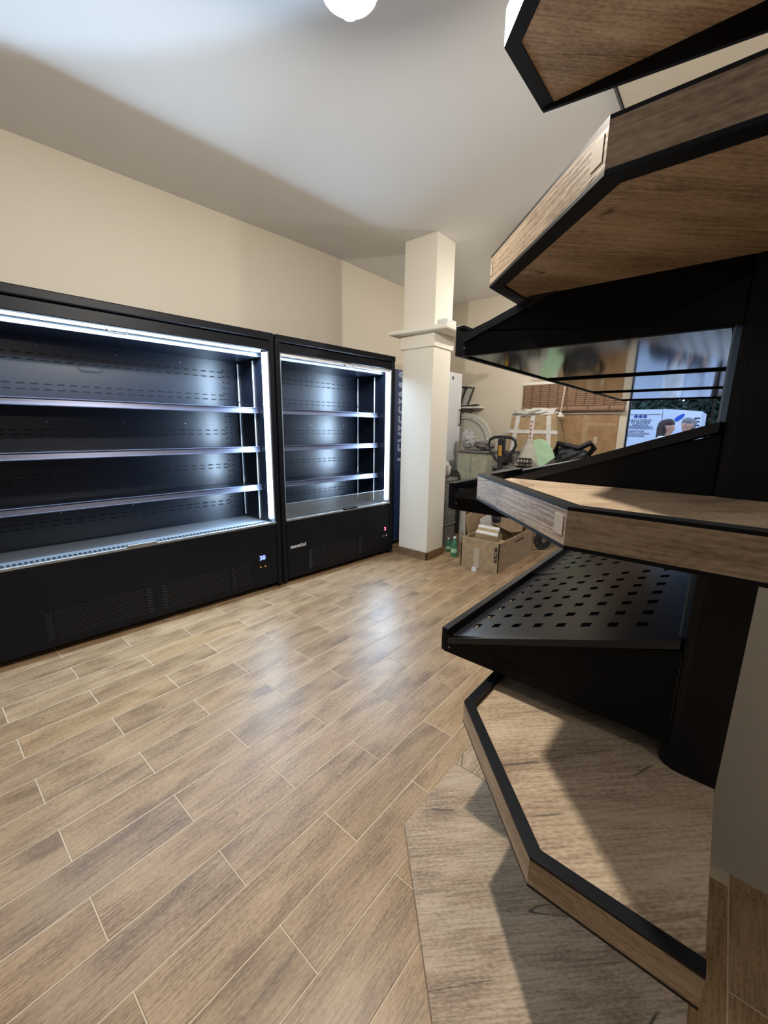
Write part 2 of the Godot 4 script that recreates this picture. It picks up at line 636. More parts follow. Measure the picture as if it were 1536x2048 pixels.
func room() -> void:
	var fl := struct(one_box(-57, 36, -1.2, -0.006, -30, 48, 0.0), "floor", M.grout, "floor of long wood-look tiles laid in a half bond with pale grout")
	# the tiles
	var meshes := []
	for i in 10:
		uv_off = Vector2(rng.randf(), rng.randf())
		var st := ns()
		cbox(st, Transform3D(Basis.IDENTITY, Vector3(0, -0.004, 0)), Vector3(3.9 * T - 0.0032, 0.008, T - 0.0032), 0.0009, Vector3.RIGHT)
		meshes.append(st.commit())
	uv_off = Vector2.ZERO
	var rest := ns()
	var count := 0
	for row in range(-9, 61):
		var z := row + 0.5 - 17.8137
		for k in range(-14, 10):
			var x0 := (0.86 if posmod(row, 2) == 0 else 2.81) + 0.02 * row + 3.9 * k
			var xc := x0 + 1.95
			if xc > 9.5 and z > 0.6 or xc > 35 or xc < -52 or z < -26: continue
			var hit := false
			for s in 9:
				if in_frame(V(x0 + 3.9 * s / 8.0, 0, z), 40): hit = true
			var pick := rng.randi() % 10
			var tn := rng.randi() % 4
			var hidden: bool = (z < -18.9 + 0.077 * xc and xc < 21) or (xc > 9 and z > -3.3)
			if hit and not hidden and count < 300:
				var o := MeshInstance3D.new()
				o.mesh = meshes[pick]
				o.material_override = M["tile%d" % tn]
				o.name = unique(fl, "tile")
				fl.add_child(o, true)
				o.position = V(xc, 0, z)
				o.position.y = rng.randf_range(-0.0004, 0.0004)
				count += 1
			else:
				cbox(rest, Transform3D(Basis.IDENTITY, V(xc, 0, z) - Vector3(0, 0.004, 0)), Vector3(3.9 * T - 0.0032, 0.008, T - 0.0032), 0.0, Vector3.RIGHT)
	var r := add(rest, "tiles_out_of_view", M.tile0, fl)
	r.set_meta("kind", "stuff")
	print("tiles ", count)
	struct(one_box(-57, 36, 19.26, 20.5, -30, 48, 0.0), "ceiling", M.ceiling, "plain off-white plaster ceiling")
	var st := ns()
	prism(st, [Vector2(-57, -27.31), Vector2(19.77, -21.38), Vector2(19.77, -30), Vector2(-57, -30)], -0.05, 19.3)
	struct(st, "wall_left", M.wall, "beige plaster wall behind the refrigerated cases")
	st = ns()
	prism(st, [Vector2(19.77, -21.38), Vector2(36, -21.38), Vector2(36, -25), Vector2(19.77, -25)], -0.05, 19.3)
	struct(st, "wall_rear", M.wall, "stretch of beige wall behind the white column")
	# back wall round the street door
	st = ns()
	bx(st, 34, 34.6, -0.05, 19.3, -21.4, -5.95, 0.0)
	bx(st, 34, 34.6, 15.5, 19.3, -5.95, -0.6, 0.0)
	bx(st, 34, 34.6, -0.05, 19.3, -0.6, 0.7, 0.0)
	struct(st, "wall_back", M.wall, "beige end wall with the street doorway")
	struct(one_box(9.32, 36, -0.05, 19.3, 0.62, 48, 0.003), "wall_right", M.wall, "beige wall behind the produce stand")
	struct(one_box(-57, 9.32, -0.05, 19.3, 44, 48, 0.0), "wall_front", M.wall, "wall behind the viewer")
	struct(one_box(-57, -54, -0.05, 19.3, -30, 48, 0.0), "wall_side", M.wall, "far side wall out of view")
	struct(one_box(15.8, 34, 19.0, 19.27, -4.3, 0.62, 0.002), "trim_1", M.wall, "shallow ceiling drop above the produce stand")
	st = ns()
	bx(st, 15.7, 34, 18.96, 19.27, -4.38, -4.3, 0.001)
	struct(st, "trim_2", M.black, "thin black strip standing in for the shadow gap along the ceiling drop")  # black colour stands in for the shade in the gap
	# column with its ledge
	st = ns()
	bx(st, 21.25, 23.2, 0.0, 19.26, -16.45, -14.16, 0.004)
	var col := struct(st, "column", M.column, "square white column with a ledge near its top")
	st = ns()
	bx(st, 21.13, 23.32, 13.2, 13.98, -16.57, -14.06, 0.003)
	add(st, "collar", M.column, col)
	st = ns()
	prism(st, [Vector2(20.45, -17.0), Vector2(20.75, -13.0), Vector2(23.9, -13.0), Vector2(23.9, -17.0)], 13.98, 14.22, Vector3.ZERO, 0.008)
	add(st, "ledge", M.column, col, "white board ledge round the column")
	var sk := ns()
	bx(sk, 21.17, 21.26, 0, 0.52, -16.5, -14.07, 0.002)
	add(sk, "skirting", M.skirting, col, "brown wood-look skirting")
	sk = ns()
	bx(sk, 21.17, 23.26, 0, 0.52, -14.16, -14.07, 0.002)
	add(sk, "skirting", M.skirting, col)
	# street doorway trim and open gate
	st = ns()
	bx(st, 34.4, 34.7, 0, 15.5, -6.0, -5.86, 0.003)
	bx(st, 34.4, 34.7, 15.36, 15.5, -6.0, -0.6, 0.003)
	var dr := struct(st, "door_1", M.black, "open street doorway in a dark frame")
	st = ns()
	bx(st, 34.6, 34.75, 0, 11.2, -1.25, -1.1, 0.003)
	add(st, "frame_bar", M.black, dr)

# ---------------------------------------------------------------- refrigerated cases
func cases() -> void:
	var th := deg_to_rad(4.42)
	var du := Vector3(cos(th), 0, sin(th))
	var A := V(1.17, 0, -18.37)
	display_case(A + du * (-1.6 * T), -th, 12.9, "large black refrigerated display case with three lit shelves at left", true)
	display_case(A + du * (11.38 * T), -th, 8.5, "narrower black refrigerated display case beside the white column", false)

func lb(st: SurfaceTool, x0: float, x1: float, y0: float, y1: float, w0: float, w1: float, bv := 0.002) -> void:
	bx(st, x0, x1, y0, y1, -w1, -w0, bv)

func display_case(at: Vector3, turn: float, W: float, label: String, big: bool) -> void:
	var t := thing("refrigerated_display_case", label, "display fridge", at, turn, "refrigerated cases along the wall")
	var st := ns()
	lb(st, 0.0, 0.26, 0.12, 12.78, 0.0, 3.95, 0.004)
	add(st, "side_panel", M.case_black, t)
	st = ns()
	lb(st, W - 0.26, W, 0.12, 12.78, 0.0, 3.95, 0.004)
	add(st, "side_panel", M.case_black, t)
	st = ns()
	lb(st, 0.26, W - 0.26, 0.2, 12.7, 3.4, 3.9, 0.0)
	lb(st, 0.26, W - 0.26, 0.2, 3.3, 0.2, 3.4, 0.0)
	add(st, "body", M.case_black, t)
	st = ns()
	lb(st, 0.26, W - 0.26, 3.3, 12.0, 3.28, 3.4, 0.0)
	lb(st, 0.26, 0.34, 3.3, 12.0, 0.5, 3.3, 0.0)
	lb(st, W - 0.34, W - 0.26, 3.3, 12.0, 0.5, 3.3, 0.0)
	lb(st, 0.3, W - 0.3, 11.75, 12.1, 0.6, 3.4, 0.0)
	add(st, "lining", M.case_inner, t)
	# slots of the rear air panel
	st = ns()
	for y in [11.15, 10.9, 10.0, 9.78, 8.2, 8.0, 6.4, 6.22, 4.4, 4.22]:
		var n := int((W - 1.2) / 0.42)
		for i in n:
			lb(st, 0.6 + i * 0.42, 0.84 + i * 0.42, y, y + 0.045, 3.265, 3.285, 0.0)
	for k in 26:
		lb(st, W - 1.15, W - 1.02, 4.0 + k * 0.29, 4.04 + k * 0.29, 3.265, 3.285, 0.0)
		lb(st, W - 0.9, W - 0.77, 4.0 + k * 0.29, 4.04 + k * 0.29, 3.265, 3.285, 0.0)
	var sl := add(st, "air_slots", M.slot, t)
	sl.set_meta("kind", "stuff")
	# bright rivets
	for k in (4 if big else 3):
		for y in [11.45, 8.55, 4.75]:
			st = ns()
			lathe(st, [Vector2(0.004, 0), Vector2(0.003, 0.002), Vector2(0, 0.003)], Vector3((1.6 + k * 2.7) * T, y * T, -3.27 * T), Vector3.BACK, 8)
			add(st, "rivet", M.steel, t)
	# canopy
	st = ns()
	lb(st, 0.0, W, 12.5, 12.82, -0.06, 3.95, 0.006)
	add(st, "cornice", M.case_black, t)
	st = ns()
	lb(st, 0.26, W - 0.26, 12.02, 12.46, 0.02, 0.2, 0.004)
	lb(st, 0.26, W - 0.26, 12.1, 12.5, 0.2, 3.5, 0.0)
	add(st, "canopy", M.case_black, t)
	# lower front
	st = ns()
	lb(st, 0.28, W - 0.28, 0.28, 3.5, 0.0, 0.2, 0.006)
	add(st, "lower_panel", M.case_black, t)
	vents(t, W, big)
	st = ns()
	lb(st, 0.27, W - 0.27, 3.5, 3.62, -0.03, 0.14, 0.003)
	add(st, "lip_rail", M.steel, t, "bright steel lip rail")
	st = ns()
	var pts := [Vector3(0.34 * T, 3.55 * T, -0.14 * T), Vector3((W - 0.34) * T, 3.55 * T, -0.14 * T), Vector3((W - 0.34) * T, 3.42 * T, -3.28 * T), Vector3(0.34 * T, 3.42 * T, -3.28 * T)]
	slab(st, pts, Vector3(0, -0.012, 0))
	var dk := add(st, "deck", M.deck if big else M.case_inner, t, "bare metal deck" if big else "")
	st = ns()
	for i in int((W - 1.0) / 0.16):
		lb(st, 0.5 + i * 0.16, 0.58 + i * 0.16, 3.50, 3.56, 0.3, 0.62, 0.0)
	var gr := add(st, "return_grille", M.slot, dk)
	gr.set_meta("kind", "stuff")
	# lamps of the case
	st = ns()
	lb(st, 0.5, W - 0.55, 11.93, 12.02, 0.24, 0.36, 0.004)
	add(st, "led_tube", M.led if big else M.led_dim, t, "lit LED tube along the top")
	st = ns()
	lb(st, W - 0.50, W - 0.34, 3.75, 11.95, 0.18, 0.36, 0.006)
	add(st, "led_tube", M.led, t, "upright lit LED tube")
	var cl := Color(0.76, 0.88, 1.0)
	area("led_light", Vector3((W - 0.53) * T, 7.85 * T, -0.27 * T), Vector3(-1, 0, -0.15), 0.03, 8.1 * T, cl, LED_E, t)
	area("led_light", Vector3(W / 2 * T, 11.87 * T, -0.32 * T), Vector3(0, -1, -0.25), 0.03, (W - 1.2) * T, cl, LED_E * (1.0 if big else 0.25), t)
	st = ns()
	lb(st, 0.26, W - 0.26, 11.86, 12.06, 0.12, 0.2, 0.002)
	if not big: add(st, "led_housing", M.white_gloss, t)
	st = ns()
	lb(st, W - 0.34, W - 0.26, 3.6, 12.0, 0.03, 0.5, 0.003)
	add(st, "end_strip", M.steel, t)
	st = ns()
	lb(st, 0.26, 0.31, 3.6, 12.0, 0.02, 0.12, 0.003)
	add(st, "end_strip", M.steel, t)
	# bright edges on the inside of the end wall
	for w in [1.45, 3.08]:
		st = ns()
		lb(st, W - 0.40, W - 0.33, 3.55, 11.68, w, w + 0.05, 0.002)
		add(st, "upright_strip", M.white_gloss, t)
	# shelves
	for y in [9.27, 7.33, 5.35]:
		st = ns()
		pts = [Vector3(0.38 * T, (y - 0.02) * T, -1.17 * T), Vector3((W - 0.42) * T, (y - 0.02) * T, -1.17 * T), Vector3((W - 0.42) * T, (y + 0.05) * T, -3.27 * T), Vector3(0.38 * T, (y + 0.05) * T, -3.27 * T)]
		slab(st, pts, Vector3(0, -0.012, 0))
		var sh := add(st, "shelf", M.case_inner, t)
		st = ns()
		cbox(st, Transform3D(Basis.from_euler(Vector3(-0.25, 0, 0)), Vector3(W / 2 * T, (y - 0.02) * T, -1.13 * T)), Vector3((W - 0.72) * T, 0.27 * T, 0.008), 0.002)
		lb(st, 0.36, W - 0.36, y + 0.08, y + 0.12, 1.06, 1.13, 0.001)
		lb(st, 0.36, W - 0.36, y - 0.17, y - 0.13, 1.02, 1.1, 0.001)
		add(st, "price_rail", M.rail, sh, "bright price rail")
	st = ns()
	tube(st, [Vector3((W - 0.5) * T, 10.6 * T, -3.1 * T), Vector3((W - 0.52) * T, 9.9 * T, -3.0 * T), Vector3((W - 0.62) * T, 9.7 * T, -2.7 * T), Vector3((W - 0.45) * T, 9.45 * T, -1.6 * T)], 0.004, 8)
	add(st, "cable", M.slot, t)
	# roller-blind handles at lip and canopy
	st = ns()
	var hx := 6.4 if big else 4.75
	lb(st, hx - 0.55, hx + 0.55, 3.60, 3.70, -0.07, 0.1, 0.003)
	add(st, "blind_handle", M.steel if big else M.black, t)
	st = ns()
	tube(st, [Vector3((hx - 0.35) * T, 11.92 * T, -0.1 * T), Vector3((hx - 0.25) * T, 11.8 * T, -0.06 * T), Vector3((hx + 0.25) * T, 11.8 * T, -0.06 * T), Vector3((hx + 0.35) * T, 11.92 * T, -0.1 * T)], 0.005, 8)
	add(st, "hook", M.steel, t)
	if not big:
		st = ns()
		lb(st, 0.32, W - 0.32, 3.62, 4.45, 0.04, 0.075, 0.0005)
		var gp := add(st, "glass_riser", M.glass, t, "clear glass front riser")
		st = ns()
		lb(st, 0.32, W - 0.32, 4.45, 4.475, 0.035, 0.08, 0.001)
		add(st, "glass_edge", M.steel, gp)
		text(t, "badge", "mondial", 0.028, Vector3(0.95 * T, 2.05 * T, 0.002), Basis.IDENTITY, M.white_gloss)
	# controller
	var cx := W - 1.15 if big else W - 0.72
	st = ns()
	lb(st, cx - 0.22, cx + 0.22, 1.62, 2.05, -0.02, 0.02, 0.003)
	var ct := add(st, "controller", M.slot, t)
	var dg := glow(Color(0.2, 0.35, 1.0) if big else Color(1.0, 0.2, 0.35), 3.0)
	text(ct, "display_digits", "30" if big else "3", 0.034, Vector3(cx * T, 1.84 * T, 0.004), Basis.IDENTITY, dg)
	for k in 2:
		st = ns()
		lathe(st, [Vector2(0.0075, 0), Vector2(0.0075, 0.006), Vector2(0.005, 0.008), Vector2(0, 0.008)], Vector3((cx - 0.12 + 0.26 * k) * T, 1.36 * T, 0), Vector3.BACK, 12)
		add(st, "switch", M.yellow if big else (M.white_gloss if k == 1 else M.steel), t)
	for fx in [0.5, W - 0.5]:
		for fz in [0.6, 3.3]:
			st = ns()
			lathe(st, [Vector2(0.028, 0), Vector2(0.03, 0.008), Vector2(0.012, 0.014), Vector2(0.012, 0.05)], Vector3(fx * T, 0, -fz * T), Vector3.UP, 12)
			add(st, "foot", M.black, t)

func vents(t: Node3D, W: float, big: bool) -> void:
	var st := ns()
	var cols := [3.1, 6.45, 7.05, 10.2] if big else [1.75, 5.55]
	for c in cols:
		for k in 9:
			var sg := -1.0 if int(c * 10) % 2 == 0 else 1.0
			cbox(st, Transform3D(Basis.from_euler(Vector3(0, 0, sg * 0.6)), Vector3(c * T, (0.62 + k * 0.125) * T, 0.001)), Vector3(0.26 * T, 0.03 * T, 0.006), 0.001)
	add(st, "louvre", M.vent, t).set_meta("kind", "stuff")
	st = ns()
	var spans := [[3.3, 6.3], [7.2, 10.0], [10.4, 11.2]] if big else [[1.9, 5.4], [5.75, 7.4]]
	for s in spans:
		var n := int((s[1] - s[0]) / 0.115)
		for i in n:
			for k in 10:
				var x: float = s[0] + (i + 0.5 * (k % 2)) * 0.115
				face(st, [Vector3((x - 0.028) * T, (0.62 + k * 0.115) * T, 0.0006), Vector3((x + 0.028) * T, (0.62 + k * 0.115) * T, 0.0006), Vector3((x + 0.028) * T, (0.655 + k * 0.115) * T, 0.0022), Vector3((x - 0.028) * T, (0.655 + k * 0.115) * T, 0.0022)], Vector3(0, 0.3, 1))
	add(st, "perforation", M.vent, t).set_meta("kind", "stuff")

# ---------------------------------------------------------------- wooden end-cap shelves
func end_cap() -> void:
	var t := thing("shelving_unit", "tall black produce shelving with half-octagon wooden end shelves and sloping slotted trays", "shelving", V(6.9, 0, 0.4))
	unit = t
	var o := -V(6.9, 0, 0.4)
	var g := Vector3(1, 0, 1).normalized()
	uv_off = Vector2(0.13, 0.4)
	var st := ns()
	prism(st, [Vector2(8.02, -4.22), Vector2(5.87, -4.22), Vector2(2.65, -1.0), Vector2(2.65, 0.72), Vector2(8.02, 0.72)], 0.03, 0.125, g, 0.0012)
	add(st, "base_board", M.oak, t, "wooden board on the floor").position = o
	st = ns()
	prism(st, [Vector2(8.0, -4.1), Vector2(5.92, -4.1), Vector2(2.77, -0.95), Vector2(2.77, 0.7), Vector2(8.0, 0.7)], 0.0, 0.03)
	add(st, "base_edge", M.slot, t).position = o
	st = ns()
	prism(st, [Vector2(6.86, 0.54), Vector2(6.86, 0.12), Vector2(6.875, 0.02), Vector2(6.93, -0.09), Vector2(7.02, -0.155), Vector2(7.12, -0.18), Vector2(7.7, -0.18), Vector2(7.7, 0.54)], 0.12, 14.2, Vector3.ZERO, 0.003)
	add(st, "post", M.black, t).position = o
	var tops := [3.6, 7.8, 11.0, 13.95]
	for i in 4:
		uv_off = Vector2(0.31 * i + 0.05, 0.27 * i)
		wood_shelf(t, o, tops[i], i)
	uv_off = Vector2.ZERO
	# bracket arm under the topmost shelf
	st = ns()
	slab(st, [V(7.45, 13.5, -3.06), V(7.45, 13.86, -3.06), V(7.45, 13.86, -0.18), V(7.45, 13.22, -0.18)], V(0.06, 0, 0))
	add(st, "arm", M.black_dull, t).position = o

func quad_ring(st: SurfaceTool, P: Array, Q: Array, n: int, y0: float, y1: float) -> void:
	for k in n:
		var a: Vector2 = P[k]
		var b: Vector2 = P[k + 1]
		prism(st, [a, b, Q[k + 1], Q[k]], y0, y1, Vector3((b - a).x, 0, (b - a).y).normalized())

func wood_shelf(t: Node3D, o: Vector3, h: float, i: int) -> void:
	# outer plan, open along the last two sides
	var poly := [Vector2(7.5, -3.08), Vector2(6.05, -3.08), Vector2(4.08, -1.11), Vector2(4.08, 0.53), Vector2(7.5, 0.53)]
	var e := Vector2(0, 0)
	var in1 := inset_open(poly, 0.13)
	var in2 := inset_open(poly, 0.17)
	var g := Vector3(1, 0, 1).normalized()
	var st := ns()
	prism(st, in1, h - 0.40, h - 0.12, g)
	var b := add(st, "shelf_board", M.oak, t)
	b.position = o
	for k in 3:
		st = ns()
		var a: Vector2 = poly[k]
		var c: Vector2 = poly[k + 1]
		prism(st, [a, c, in1[k + 1], in1[k]], h - 0.385, h - 0.035, Vector3((c - a).x, 0, (c - a).y).normalized())
		add(st, "fascia", M.oak_fascia, b)
	st = ns()
	quad_ring(st, poly, in2, 3, h - 0.035, h)
	quad_ring(st, in1, in2, 3, h - 0.13, h - 0.035)
	add(st, "rim", M.black, b, "black metal rim")
	st = ns()
	quad_ring(st, poly, inset_open(poly, 0.2), 3, h - 0.425, h - 0.385)
	add(st, "lower_rim", M.black, b)
	# strips of masking tape left at the corners
	if i == 1 or i == 2:
		st = ns()
		var p0: Vector2 = poly[2]
		var dch := (Vector2(poly[1]) - p0).normalized()
		var q0 := p0 + dch * 0.05
		var q1 := p0 + dch * 0.22
		prism(st, [q0, q1, q1 + Vector2(-0.004, -0.004), q0 + Vector2(-0.004, -0.004)], h - 0.30, h - 0.1)
		add(st, "tape", M.tape, b, "strip of masking tape")
	if i == 2:
		st = ns()
		var p1: Vector2 = poly[1]
		var dch := (Vector2(poly[2]) - p1).normalized()
		var q0 := p1 + dch * 0.02
		var q1 := p1 + dch * 0.1
		prism(st, [q0, q1, q1 + Vector2(-0.004, -0.004), q0 + Vector2(-0.004, -0.004)], h - 0.28, h - 0.12)
		add(st, "tape", M.tape, b)

# inset only the first three sides
func inset_open(poly: Array, d: float) -> Array:
	var r := d * tan(deg_to_rad(22.5))
	return [Vector2(7.5, -3.08 + d), Vector2(6.05 + r, -3.08 + d), Vector2(4.08 + d, -1.11 + r), Vector2(4.08 + d, 0.53), Vector2(7.5, 0.53)]

# ---------------------------------------------------------------- black produce stand
func stand() -> void:
	var xs := [6.9, 11.75, 16.6, 21.45]
	var t := unit
	var o := -V(6.9, 0, 0.4)
	var st := ns()
	uv_off = Vector2(0.6, 0.1)
	prism(st, [Vector2(8.03, -4.22), Vector2(21.4, -4.22), Vector2(21.4, 0.5), Vector2(8.03, 0.5)], 0.0, 0.125, Vector3(1, 0, 0), 0.0012)
	add(st, "base_board", M.oak, t, "wooden base board").position = o
	uv_off = Vector2.ZERO
	st = ns()
	bx(st, 7.7, 21.5, 0.12, 13.3, 0.38, 0.52, 0.002)
	add(st, "back_panel", M.black_dull, t).position = o
	for k in range(1, 4):
		st = ns()
		bx(st, xs[k] - 0.25, xs[k] + 0.25, 0.12, 13.8, -0.18, 0.5, 0.004)
		add(st, "upright", M.black, t).position = o
	var lows := [3.87, 6.96, 9.82]
	for lv in 3:
		var y: float = lows[lv]
		for k in 4:
			st = ns()
			var x: float = xs[k]
			slab(st, [V(x, y, -4.06), V(x, y + 0.44, -4.06), V(x, y + 0.40, -3.9), V(x, y + 1.52, -0.1), V(x, y, -0.1)], V(0.03, 0, 0))
			# folded lower edge of the plate
			bx(st, x, x + 0.12, y - 0.012, y + 0.012, -4.06, -0.16, 0.001)
			var pl := add(st, "bracket_plate", M.black_dull, t)
			pl.position = o
			if k == 0:
				for hy in [0.12, 0.30]:
					st = ns()
					lathe(st, [Vector2(0.004, 0), Vector2(0.003, 0.002), Vector2(0, 0.002)], V(x, y + hy, -3.93), Vector3.LEFT, 8)
					add(st, "screw", M.chrome, pl)
		for k in 3:
			tray(t, o, xs[k], xs[k + 1], y)
			st = ns()
			bx(st, xs[k] + (0.0 if k == 0 else 0.02), xs[k + 1] - 0.02, y, y + 0.52, -4.13, -4.04, 0.002)
			bx(st, xs[k] + (0.0 if k == 0 else 0.02), xs[k + 1] - 0.02, y + 0.46, y + 0.52, -4.06, -3.97, 0.001)
			add(st, "front_rail", M.black, t).position = o
			if lv == 2:
				st = ns()
				bx(st, xs[k] + 0.12, xs[k + 1] - 0.03, y + 0.03, y + 0.07, -4.0, -0.2, 0.0)
				add(st, "mirror_panel", M.mirror, t, "mirror facing down").position = o
	# sticker on the end of the middle rail
	st = ns()
	bx(st, 6.885, 6.9, 7.2, 7.38, -3.9, -3.2, 0.0)
	add(st, "sticker", M.vent, t).position = o

func tray(t: Node3D, o: Vector3, x0: float, x1: float, y: float) -> void:
	var k := 0.355
	var zf := -3.95
	var zb := -0.14
	var yf := y + 0.34
	var f := func(x: float, z: float) -> Vector3: return V(x, yf + k * (z - zf), z)
	var gx := [x0 + 0.02]
	var n := int((x1 - x0 - 0.9) / 0.6) + 1
	for i in n:
		gx.append(x0 + 0.57 + i * 0.6)
		gx.append(x0 + 0.57 + i * 0.6 + 0.2)
	gx.append(x1 - 0.03)
	var gz := [zf]
	for j in 8:
		gz.append(-3.71 + j * 0.42)
		gz.append(-3.71 + j * 0.42 + 0.155)
	gz.append(zb)
	var st := ns()
	var up := Vector3(0, 1, -k)
	var th := Vector3(0, -0.0016, 0)
	for i in gx.size() - 1:
		for j in gz.size() - 1:
			var a: Vector3 = f.call(gx[i], gz[j])
			var b: Vector3 = f.call(gx[i + 1], gz[j])
			var c: Vector3 = f.call(gx[i + 1], gz[j + 1])
			var d: Vector3 = f.call(gx[i], gz[j + 1])
			if i % 2 == 1 and j % 2 == 1:
				for e in [[a, b], [b, c], [c, d], [d, a]]:
					face(st, [e[0], e[1], e[1] + th * 3, e[0] + th * 3], (a + c) / 2 - (e[0] + e[1]) / 2)
				continue
			face(st, [a, b, c, d], up)
			face(st, [a + th, b + th, c + th, d + th], -up)
	# folded ends
	var e0: Array = [f.call(x0 - 0.04, zf), f.call(x0 - 0.04, zb), f.call(x0 + 0.02, zb), f.call(x0 + 0.02, zf)]
	slab(st, e0, Vector3(0, -0.13 * T, 0))
	var e1: Array = [f.call(x0 + 0.02, zf), f.call(x0 + 0.02, zf + 0.03), f.call(x1 - 0.03, zf + 0.03), f.call(x1 - 0.03, zf)]
	slab(st, e1, Vector3(0, -0.15 * T, 0))
	add(st, "tray", M.tray, t, "sloping slotted tray").position = o
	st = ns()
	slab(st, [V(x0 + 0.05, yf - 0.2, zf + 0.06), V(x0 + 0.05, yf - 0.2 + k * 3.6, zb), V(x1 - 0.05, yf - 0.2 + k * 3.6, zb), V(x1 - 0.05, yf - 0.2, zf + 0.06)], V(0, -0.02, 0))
	add(st, "hole_shade_sheet", M.slot, t).position = o  # black sheet added to put shade behind the tray holes


# ---------------------------------------------------------------- stored goods at the back
func simple(called: String, label: String, category: String, st: SurfaceTool, m: Material, group := "") -> MeshInstance3D:
	var o := add(st, called, m)
	tag(o, label, category, group)
	return o

func clutter() -> void:
	var st := ns()
	var t: Node3D
	# small box on the column ledge
	t = thing("small_box", "small white box lying on the column ledge", "box", V(21.4, 14.22, -13.4))
	add(one_box(-0.5, 0.5, 0, 0.3, -0.35, 0.3, 0.002), "carton", M.white, t)
	add(one_box(-0.46, 0.46, 0.3, 0.32, -0.03, 0.03, 0.0005), "tape", M.tape, t)
	# white upright cabinet
	t = thing("upright_cabinet", "tall white upright cabinet with a slim dark handle behind the column", "cabinet", V(29, 0, -19.2))
	add(one_box(-1.6, 1.6, 0.15, 12.75, -1.8, 1.5, 0.006), "body", M.white, t)
	var dr := add(one_box(-1.6, 1.6, 0.5, 12.8, 1.52, 1.72, 0.008), "door", M.white_gloss, t)
	st = ns()
	tube(st, [V(1.3, 8.7, 1.72), V(1.3, 8.75, 1.9), V(1.3, 9.9, 1.9), V(1.3, 9.95, 1.72)], 0.009, 8)
	add(st, "handle", M.black, dr, "dark handle")
	st = ns()
	lathe(st, [Vector2(0.022, 0), Vector2(0.022, 0.005), Vector2(0.014, 0.006), Vector2(0.013, 0.003), Vector2(0, 0.003)], V(0.1, 12.35, 1.72), Vector3.BACK, 16)
	add(st, "lock", M.chrome, dr)
	# blue cooler with upright lettering
	t = thing("drinks_cooler", "dark blue drinks cooler with pale upright lettering beside the narrower case", "cooler", V(23.2, 0, -19.4))
	add(one_box(-1.5, 1.5, 0.2, 12.3, -1.2, 1.35, 0.006), "cabinet_body", M.blue_panel, t)
	add(one_box(-1.5, 1.5, 0.25, 12.35, 1.36, 1.44, 0.006), "front_panel", M.blue_panel, t)
	add(one_box(-1.45, 1.45, 0, 0.2, -1.1, 1.2, 0.0), "plinth", M.black, t)
	text(t, "lettering", "LEVISSIMA", 0.15, V(0.15, 9.25, 1.45), Basis(Vector3(0, 1, 0), Vector3(-1, 0, 0), Vector3(0, 0, 1)), M.letter_blue, 0.92)
	# three stacked storage boxes
	var lab := ["grey-brown storage box at the bottom of the stack beside the column", "grey-brown storage box in the middle of the stack beside the column", "grey-brown storage box on top of the stack beside the column"]
	var yy := [0.0, 1.78, 3.36, 5.0]
	for k in 3:
		t = thing("storage_box", lab[k], "box", V(24.9 + 0.06 * k, yy[k], -15.7), 0.03 * k, "storage boxes stacked beside the column")
		var hh: float = yy[k + 1] - yy[k] - 0.03
		add(one_box(-0.95, 0.95, 0, hh - 0.18, -0.9, 0.9, 0.004), "body", M.grey, t)
		add(one_box(-1.0, 1.0, hh - 0.18, hh, -0.95, 0.95, 0.005), "lid", M.grey, t)
	st = ns()
	heap(st, V(24.9, 5.62, -15.6), V(0.75, 0.6, 0.7), 3, 0.4, 40.0)
	simple("plastic_bag", "crumpled white plastic bag on top of the stacked storage boxes", "bag", st, M.plastic_wrap)
	# black trolley bag, paper roll
	t = thing("trolley_bag", "black trolley bag with a rounded top between the column and the boxes", "bag", V(27.4, 0, -16.6))
	st = ns()
	var pr := []
	for i in 9:
		var a := PI * i / 8.0
		pr.append(V(-cos(a) * 1.15, 4.4 + sin(a) * 1.0, -0.6))
	pr.append(V(1.15, 0.3, -0.6))
	pr.append(V(-1.15, 0.3, -0.6))
	slab(st, pr, V(0, 0, 1.2))
	add(st, "bag_body", M.dark_cloth, t)
	for sx in [-0.9, 0.9]:
		st = ns()
		lathe(st, [Vector2(0, -0.015), Vector2(0.045, -0.015), Vector2(0.045, 0.015), Vector2(0, 0.015)], V(sx, 0.29, -0.5), Vector3.RIGHT, 14)
		add(st, "wheel", M.black, t)
	st = ns()
	tube(st, [V(-1.18, 4.3, 0.62), V(-1.25, 3.0, 0.72), V(-1.2, 1.6, 0.7), V(-1.0, 0.6, 0.62)], 0.022, 8)
	add(st, "strap", M.black, t)
	st = ns()
	lathe(st, [Vector2(0.0, 0.0), Vector2(0.075, 0.0), Vector2(0.085, 0.12), Vector2(0.08, 0.3), Vector2(0.078, 0.5), Vector2(0.05, 0.5), Vector2(0.045, 0.42), Vector2(0, 0.42)], V(26.9, 0, -14.4), Vector3(0.06, 1, -0.05).normalized(), 16)
	t = thing("paper_roll", "upright roll of printed white paper behind the big carton", "paper roll")
	add(st, "roll", M.paper, t)
	for k in 5:
		st = ns()
		tbox(st, Vector3(26.43 + 0.03 * k, 0.7 + 0.42 * k, -14.02), Vector3(0.3, 0.06, 0.03), Vector3(0, -40, 25 - 12 * k), 0.0)
		add(st, "print_mark", M.print, t)
